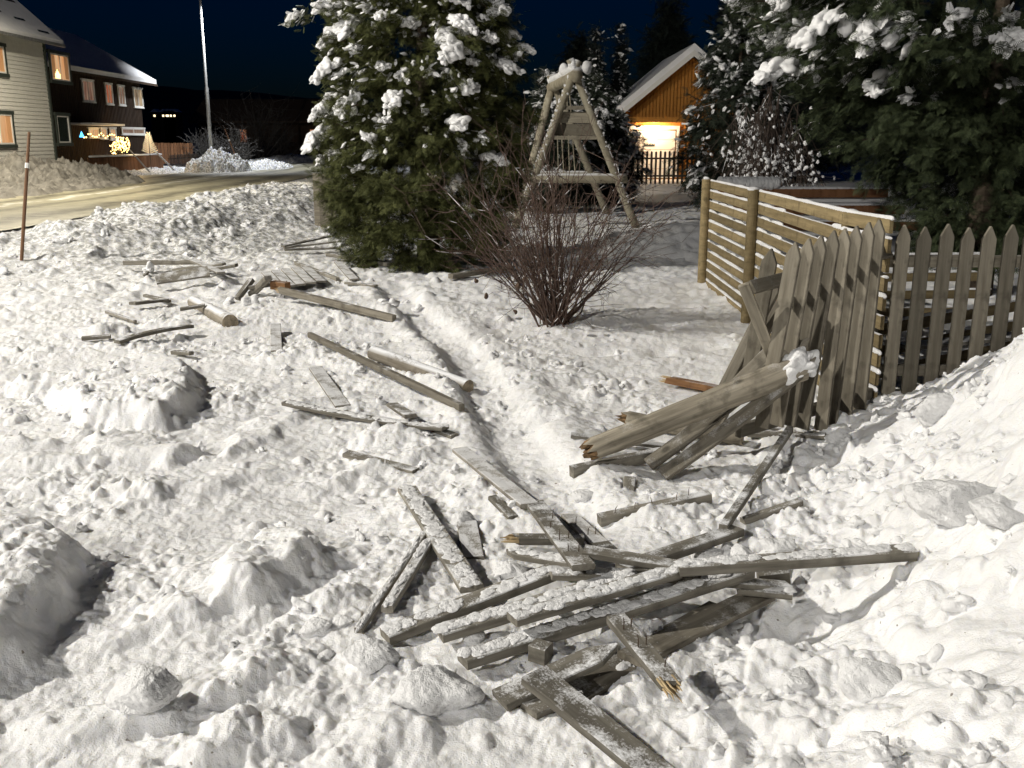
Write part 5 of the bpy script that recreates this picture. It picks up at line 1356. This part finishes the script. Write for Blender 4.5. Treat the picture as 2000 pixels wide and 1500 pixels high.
# ------------------------------------------------------------------ trees and bushes
def spray_template(n=6, w=.055):
    """a flat fan of scale leaves along +X, unit length"""
    V = [(0, -.02, 0), (0, .02, 0), (1, 0, -.06)]; T = [[0, 1, 2]]
    for k in range(n):
        x = .12 + .75 * k / n; l = .42 * (1 - .55 * k / n)
        for s in (-1, 1):
            b = len(V); ex, ey = x + l * .72, s * l * .70
            V += [(x, s * .01, 0), (x + w, s * .01, .0), (ex, ey, -.05), (ex - w * .9, ey * .92, -.03)]
            T += [[b, b + 1, b + 2], [b, b + 2, b + 3]]
    return np.array(V, float), np.array(T)
def needle_template(n=7):
    V = [(0, -.03, 0), (0, .03, 0), (1, 0, -.04)]; T = [[0, 1, 2]]
    for k in range(n):
        x = .05 + .85 * k / n; l = .34
        for s in (-1, 1):
            b = len(V); V += [(x, 0, -.015), (x + .075, 0, .015), (x + l * .8, s * l * .75, random.uniform(-.12, .12))]; T += [[b, b + 1, b + 2]]
    return np.array(V, float), np.array(T)
def batch(mb, tpl, pos, ax, L, upv):
    """many copies of a template, each along its own axis"""
    V, T = tpl; n = len(pos)
    ax = ax / (np.linalg.norm(ax, axis=1)[:, None] + 1e-9)
    b = np.cross(upv, ax); b /= np.linalg.norm(b, axis=1)[:, None] + 1e-9
    c = np.cross(ax, b)
    W_ = (V[None, :, 0, None] * ax[:, None] + V[None, :, 1, None] * b[:, None] + V[None, :, 2, None] * c[:, None]) * L[:, None, None] + pos[:, None]
    tt = (T[None] + (np.arange(n) * len(V))[:, None, None]).reshape(-1, 3)
    mb.add(W_.reshape(-1, 3), None, tt)
def conifer(name, label, base, H, prof, nbr, nsp, L, mat, snowmat='snow_tree', z0=0.0, big=60, big_r=(.10, .2), dust=600, dust_r=(.02, .05), snow_w=None, squash=1.0, tpl=None, droop=.25, cols=None, trunk_r=.12, lean=(0, 0), clump=.25, inner=.25, big_sub=3, cull=None):
    bx, by, bz = base
    t = thing(name, label, 'tree', base)
    m = MB(); tz = np.linspace(0, 1, 12); m.tube(np.stack([bx + lean[0] * tz + .02 * np.sin(tz * 9), by + lean[1] * tz, bz - .2 + (H * .9) * tz], -1), trunk_r * (1 - .85 * tz), 12); tr = m.build('trunk', M['bark'], t)
    tpl = tpl or spray_template()
    hs = rng.random(nbr * 3); r_ = np.interp(hs, np.linspace(0, 1, len(prof)), prof)
    keep = rng.random(nbr * 3) < r_ / max(prof); hs = hs[keep][:nbr]; n = len(hs)
    az = rng.random(n) * 2 * math.pi
    rr = np.interp(hs, np.linspace(0, 1, len(prof)), prof)
    rr = rr * (1 + clump * noise2(az * 1.6 + 3.1 * hs, hs * H * 1.7, 17) + .10 * rng.normal(size=n))
    deep = rng.random(n) < inner; rr = np.where(deep, rr * rng.uniform(.45, .85, n), rr)
    zz = z0 + (H - z0) * hs
    outd = np.stack([np.cos(az), np.sin(az) * squash, np.zeros(n)], -1)
    tip = np.stack([bx + lean[0] * hs, by + lean[1] * hs, bz + zz], -1) + outd * rr[:, None]
    if cull is not None:
        ok = np.array([cull(*p) for p in tip]); tip = tip[ok]; outd = outd[ok]; hs = hs[ok]; az = az[ok]; deep = deep[ok]; rr = rr[ok]; n = len(hs)
    bd = outd + np.stack([np.zeros(n), np.zeros(n), rng.normal(.05, .3, n) + .35 * (hs - .4) - droop * .4], -1)
    bd /= np.linalg.norm(bd, axis=1)[:, None]
    # twigs
    m = MB()
    for k in range(0, n, 3): m.tube([tip[k] - bd[k] * L * 2.6, tip[k] - bd[k] * L * .3], [.012, .004], 4, cap=False)
    m.build('twig', M['bark'], t)
    m = MB()
    s = rng.random((n, nsp)) ** .8
    pos = tip[:, None] - bd[:, None] * (s * L * 2.6)[..., None] + rng.normal(size=(n, nsp, 3)) * (L * (.22 + .30 * s))[..., None]
    ax = bd[:, None] * .75 + rng.normal(size=(n, nsp, 3)) * .50; ax[..., 2] -= droop
    LL = L * rng.uniform(.6, 1.25, (n, nsp))
    up = rng.normal(size=(n, nsp, 3)) * .6 + np.array([0, 0, 1.0]) + outd[:, None] * .5
    batch(m, tpl, pos.reshape(-1, 3), ax.reshape(-1, 3), LL.ravel(), up.reshape(-1, 3))
    m.build('crown', M[mat], t)
    # snow: heavy pads on branch ends, dust on sprays
    snow_w = snow_w or (lambda h, a: h)
    wts = np.array([max(0, snow_w(h, a)) for h, a in zip(hs, az)]) * (~deep)
    m = MB()
    if wts.sum() > 0 and big:
        ft = spray_template(5, .15)
        for k in rng.choice(n, size=min(big, int((wts > 0).sum())), replace=False, p=wts / wts.sum()):
            R0 = big_r[0] + (big_r[1] - big_r[0]) * rng.random() ** 2.0
            d = bd[k].copy(); d[2] -= .45; A = frame(d)
            nq = int(rng.integers(8, 14)); tq = np.linspace(-1.1, .9, nq)
            for q in range(nq):                         # a drooping string of merging lumps along the branch
                V, Fc = lumpy(big_sub, .28, 3.6, 10)
                r = R0 * rng.uniform(.36, .60) * (1 - .35 * abs(tq[q]))
                V = V * np.array([r * rng.uniform(.9, 1.25), r * rng.uniform(.8, 1.15), r * rng.uniform(.6, .85)])
                off = np.array([tq[q] * R0 * 1.05, rng.normal() * .30 * R0, -.25 * R0 * tq[q] ** 2]) @ A
                m.add(V @ A + tip[k] - bd[k] * L * .5 + off + np.array([0, 0, R0 * .30]) + outd[k] * R0 * .25, None, Fc)
            ns = 14                                      # snow lying on the sprays round the pad
            pp = pos[k, rng.integers(0, nsp, ns)] + outd[k] * L * .15 + np.array([0, 0, L * .16]); aa = np.tile(bd[k], (ns, 1)) * .8 + rng.normal(size=(ns, 3)) * .4; aa[:, 2] -= droop
            batch(m, ft, pp, aa, L * rng.uniform(.6, 1.1, ns), np.tile(np.array([0, 0, 1.]) + outd[k] * .6, (ns, 1)) + rng.normal(size=(ns, 3)) * .25)
    if dust:
        f = rng.integers(0, n, dust * 3); acc = rng.random(dust * 3) < wts[f] / (wts.max() + 1e-9); f = f[acc][:dust]
        sel = pos[f, rng.integers(0, nsp, len(f))]; od = outd[f]; bb = bd[f]
        half = len(f) // 2
        for k in range(half):
            V, Fc = ICO[1]; r = dust_r[0] + (dust_r[1] - dust_r[0]) * rng.random() ** 2
            A = frame(bb[k] + rng.normal(size=3) * .4)
            V = V * (1 + .22 * rng.normal(size=(len(V), 1))) * np.array([r * rng.uniform(1, 2.0), r * rng.uniform(.5, .9), r * .5])
            m.add(V @ A + sel[k] + od[k] * L * .25 + np.array([0, 0, L * .22]), None, Fc)
        g = slice(half, None); k2 = len(f) - half
        aa = bb[g] * .8 + rng.normal(size=(k2, 3)) * .4; aa[:, 2] -= droop
        batch(m, spray_template(5, .13), sel[g] + od[g] * L * .2 + np.array([0, 0, L * .15]), aa, L * rng.uniform(.5, 1.0, k2), np.array([0, 0, 1.]) + od[g] * .6 + rng.normal(size=(k2, 3)) * .25)
    if m.n: m.build('snow', M[snowmat], t, smooth=True)
    return t
M['cedar'] = leaf_mat('cedar_leaf', (0.028, 0.036, 0.010), (0.115, 0.122, 0.040))
M['darkfir'] = leaf_mat('dark_fir_leaf', (0.018, 0.028, 0.013), (0.062, 0.078, 0.034))
M['cypress'] = leaf_mat('cypress_leaf', (0.014, 0.020, 0.013), (0.032, 0.042, 0.026))
M['spruce'] = leaf_mat('spruce_leaf', (0.010, 0.016, 0.014), (0.022, 0.030, 0.024))
PI = math.pi
# big cedar in the middle (left side faces the lamp: most snow up there)
def w_cedar(h, a):
    front = .5 + .5 * math.cos(a + PI / 2)
    left = .5 + .5 * math.cos(a - PI)
    return float(sstep(.16, .42, h)) * (1 if h < .68 else .1) * max(0, .2 + front) * (.5 + left)
def w_cedar_low(h, a): return w_cedar(h, a)
conifer('cedar_tree', 'large green cedar in the middle with heavy snow pads on its upper branches', (-1.18, 13.6, 0), 5.4, [1.0, 1.24, 1.32, 1.32, 1.30, 1.26, 1.18, 1.02, .80, .5, .1], 1150, 62, .125, 'cedar', z0=.06,
        big=85, big_r=(.055, .19), dust=1300, dust_r=(.018, .055), snow_w=w_cedar, trunk_r=.17, clump=.16)
# big dark fir on the right
def w_fir(h, a): return float(sstep(.27, .43, h)) * (1 if h < .58 else .08) * (.1 + .5 + .5 * math.cos(a + PI / 2 + .4))
conifer('fir_tree', 'broad dark fir filling the upper right with thick snow lumps high up', (5.25, 11.0, 0), 6.2, [.6, .85, 1.35, 1.75, 2.35, 2.7, 2.75, 2.3, 1.6, .8, .1], 1500, 56, .15, 'darkfir', z0=.35,
        big=180, big_r=(.06, .21), dust=900, dust_r=(.02, .06), snow_w=w_fir, trunk_r=.2, clump=.22, droop=.35)
# snowy cypress between garage and fir
conifer('cypress_tree', 'snow speckled dark cypress standing right of the garage door', (5.35, 24.0, 0), 5.3, [.9, 1.15, 1.3, 1.32, 1.25, 1.1, .95, .8, .6, .35, .1], 520, 34, .20, 'cypress', z0=.1,
        big=70, big_r=(.06, .13), dust=700, dust_r=(.03, .08), snow_w=lambda h, a: .25 + h, trunk_r=.13, clump=.12, droop=.4, big_sub=2)
conifer('cypress_tree', 'snow speckled dark cypress standing behind the swing frame', (2.2, 27.5, 0), 3.5, [1.2, 1.35, 1.4, 1.35, 1.2, 1.0, .75, .4, .1], 420, 34, .21, 'cypress', z0=.1,
        big=60, big_r=(.06, .13), dust=600, dust_r=(.03, .08), snow_w=lambda h, a: .2 + h, trunk_r=.13, clump=.15, droop=.4, big_sub=2)
conifer('cypress_tree', 'snow speckled dark cypress between the big cedar and the swing frame', (.9, 24.5, 0), 3.3, [1.0, 1.2, 1.2, 1.1, .95, .7, .4, .1], 330, 34, .20, 'cypress', z0=.1,
        big=40, big_r=(.06, .13), dust=400, dust_r=(.03, .07), snow_w=lambda h, a: .2 + h, trunk_r=.12, clump=.15, droop=.4, big_sub=2)
nt_ = needle_template()
for (px, ptop, Y, wdt, lb) in ((1164, 58, 46, .85, 'left one of the two slender dark spruces beyond the swing frame'), (1213, 64, 48, .95, 'right one of the two slender dark spruces beyond the swing frame')):
    p = P(px, ptop, Y)
    o = conifer('spruce_tree', lb, (p.x, Y, 0), p.z + .3, [wdt, wdt * .95, wdt * .85, wdt * .7, wdt * .55, wdt * .4, wdt * .22, .06], 330, 24, .26, 'spruce', z0=.5, big=0, dust=420, dust_r=(.05, .11), snow_w=lambda h, a: .3 + h, trunk_r=.16, tpl=nt_, droop=.35)
    o['group'] = 'slender spruces in the back'
# tall dark trees behind garage; the last one is added to darken a bright gap
for (x, Y, h, w, lb) in ((9.5, 62, 10.5, 3.0, 'tall black fir behind the ridge of the garage'), (13.5, 60, 12.5, 3.4, 'tall black fir right of the garage against the sky'), (4.6, 70, 9.0, 3.0, 'dim dark fir far behind the spruces'), (12.6, 44, 6.5, 2.6, 'added dark fir filling the gap beyond the dark picket fence right of the garage')):
    conifer('fir_tree', lb, (x, Y, 0), h, [w, w * .95, w * .85, w * .7, w * .5, w * .3, .1], 300, 24, .6, 'spruce', z0=.8, big=0, dust=0, trunk_r=.2, tpl=nt_)

# red twigged bush
def bush(name, label, base, nst, H, spread, mat, twigs=5, r0=.011, snowf=.5, seed=3, droopy=False, fold=1.0, leaves=0):
    rg = np.random.default_rng(seed)
    t = thing(name, label, 'bush', base); m = MB(); mt = MB(); sn = MB()
    lf = []
    for k in range(nst):
        a = rg.uniform(0, 2 * PI); tilt = (abs(rg.normal(0, .5)) if droopy else rg.uniform(0, 1) ** .8) * spread; tilt = min(tilt, 1.35)
        l = H * rg.uniform(.55, 1.1) * (1 - .15 * tilt)
        d = np.array([math.cos(a) * math.sin(tilt), math.sin(a) * math.sin(tilt) * .8, math.cos(tilt)])
        p0 = np.array(base) + np.array([rg.normal(0, .06), rg.normal(0, .05), -.03])
        s = np.linspace(0, 1, 9)[:, None]
        bendv = rg.normal(size=3) * .12 * l; bendv[2] = abs(bendv[2]) * .4
        if droopy: bendv = np.array([d[0] * .5, d[1] * .5, -.55]) * l
        pts = p0 + d * l * s + bendv * s ** 2 + .012 * np.cumsum(rg.normal(size=(9, 3)), axis=0)
        rad = np.linspace(r0 * rg.uniform(.7, 1.5), r0 * .3, 9)
        m.tube(pts, rad, 5, cap=False)
        allp = [(pts, rad)]
        for q in range(twigs):
            i = rg.integers(2, 9); ip = pts[i]; dd = d + rg.normal(size=3) * .65
            if droopy: dd = np.array([d[0] * .3, d[1] * .3, -1.0]) + rg.normal(size=3) * .3
            dd /= np.linalg.norm(dd); ll = l * rg.uniform(.15, .42)
            s2 = np.linspace(0, 1, 5)[:, None]
            tp = ip + dd * ll * s2 + .012 * np.cumsum(rg.normal(size=(5, 3)), axis=0); tp[:, 2] = np.maximum(tp[:, 2], base[2] + .02)
            rr = np.linspace(r0 * .42, r0 * .18, 5); mt.tube(tp, rr, 4, cap=False); allp.append((tp, rr))
            for w in range(2):
                j = rg.integers(1, 5); d3 = dd + rg.normal(size=3) * .8; d3 /= np.linalg.norm(d3)
                l3 = ll * rg.uniform(.2, .5); t3 = tp[j] + d3 * l3 * np.linspace(0, 1, 3)[:, None]; mt.tube(t3, [r0 * .26, r0 * .2, r0 * .12], 4, cap=False); lf.append(t3[-1])
            lf.append(tp[-1]); lf.append(tp[2])
        for (pp, rr) in allp:
            for i in range(len(pp) - 1):
                if rg.random() < snowf and abs((pp[i + 1] - pp[i])[2]) < .92 * np.linalg.norm(pp[i + 1] - pp[i]):
                    c = (pp[i] + pp[i + 1]) / 2; V, Fc = ICO[1]; dl = np.linalg.norm(pp[i + 1] - pp[i])
                    A = frame(pp[i + 1] - pp[i]); sn.add((V * np.array([dl * .5, rr[i] * .9, rr[i] * .7])) @ A + c + np.array([0, 0, rr[i] * .9]), None, Fc)
    m.build('stem', M[mat], t, smooth=True); mt.build('twig', M[mat], t, smooth=True)
    if sn.n: sn.build('snow', M['snow_tree'], t, smooth=True)
    return t, lf
M['redtwig'] = plain_mat('red_brown_twig', (.085, .05, .036), .6, var=.4, scale=9)
M['weep'] = plain_mat('weeping_twig', (.06, .042, .032), .7, var=.4, scale=9)
b = onf(1085, 632)
bs_, lf = bush('bare_bush', 'bare red brown twigged bush in front of the big cedar', (b.x, b.y, b.z), 84, 1.62, .92, 'redtwig', 7, .0082, .08, 8)
M['dry'] = plain_mat('dry_leaf', (.075, .045, .028), .8)
for k in range(40):                                        # last dry leaves low down
    p = lf[random.randrange(len(lf))]
    if p[2] > b.z + .5: continue
    V, Fc = lumpy(1, .3, 2); m = MB(); m.add(V * np.array([.02, .03, .025]) + p, None, Fc); m.build('dry_leaf', M['dry'], bs_)
# weeping shrub
b = P(1497, 352, 19.5)
ws, lf = bush('weeping_shrub', 'weeping leafless shrub with snow beads left of the dark fir', (b.x, b.y, 0), 54, 5.6, .22, 'weep', 9, .016, .25, 9, droopy=True)
m = MB()
for p in lf:
    if p[2] < .6 or random.random() < .35: continue
    for _ in range(1):
        V, Fc = random.choice(protos); r = random.uniform(.012, .034); q = p + rng.normal(size=3) * .05
        m.add(V * np.array([r, r, r * 1.2]) + q, None, Fc)
m.build('snow_bead', M['snow_tree'], ws, smooth=True)
# frosty bare trees and hedges down the road
for (px, Y, h, sp_, lb, sd) in ((505, 78, 5.2, 1.0, 'frosted bare tree spreading over the low dark house', 21), (455, 66, 2.6, 1.1, 'low frosted shrub right of the street lamp', 22), (545, 80, 3.2, 1.1, 'bare shrub beside the distant lit porch', 23), (402, 66, 2.2, .9, 'bare shrub left of the street lamp pole', 24)):
    b = P(px, 300, Y)
    bush('bare_tree' if h > 4 else 'bare_shrub', lb, (b.x, Y, 0), 46, h, sp_, 'twig_far', 8, .035, .0, sd)
def hedge(label, a, b, h, d, seed):
    m = MB(); n, k = 90, 14; V = []
    a = np.array(a); b = np.array(b); dr = (b - a) / np.linalg.norm(b - a); nrm = np.array([-dr[1], dr[0], 0])
    for i in range(n + 1):
        for j in range(k + 1):
            an = PI * j / k; p = a + (b - a) * i / n + nrm * (math.cos(an) * d / 2) + np.array([0, 0, h * min(1, 1.4 * math.sin(an))])
            p = p + .14 * float(fbm(np.array(i * .45), np.array(j * .6 + seed), 3, seed)) * np.array([nrm[0], nrm[1], 1]); V.append(p)
    q = [[i * (k + 1) + j, (i + 1) * (k + 1) + j, (i + 1) * (k + 1) + j + 1, i * (k + 1) + j + 1] for i in range(n) for j in range(k)]
    m.add(V, q); return tag(m.build('hedge', M['hedge'], base=True), label, 'hedge')
hedge('clipped snowy hedge beside the road behind the street lamp', (-19.6, 68, 0), (-22.2, 92, 0), 1.25, 1.1, 3)
hedge('round snow covered hedge near the distant lit porch', (-22.2, 96, 0), (-23.4, 101, 0), 1.5, 1.4, 8)
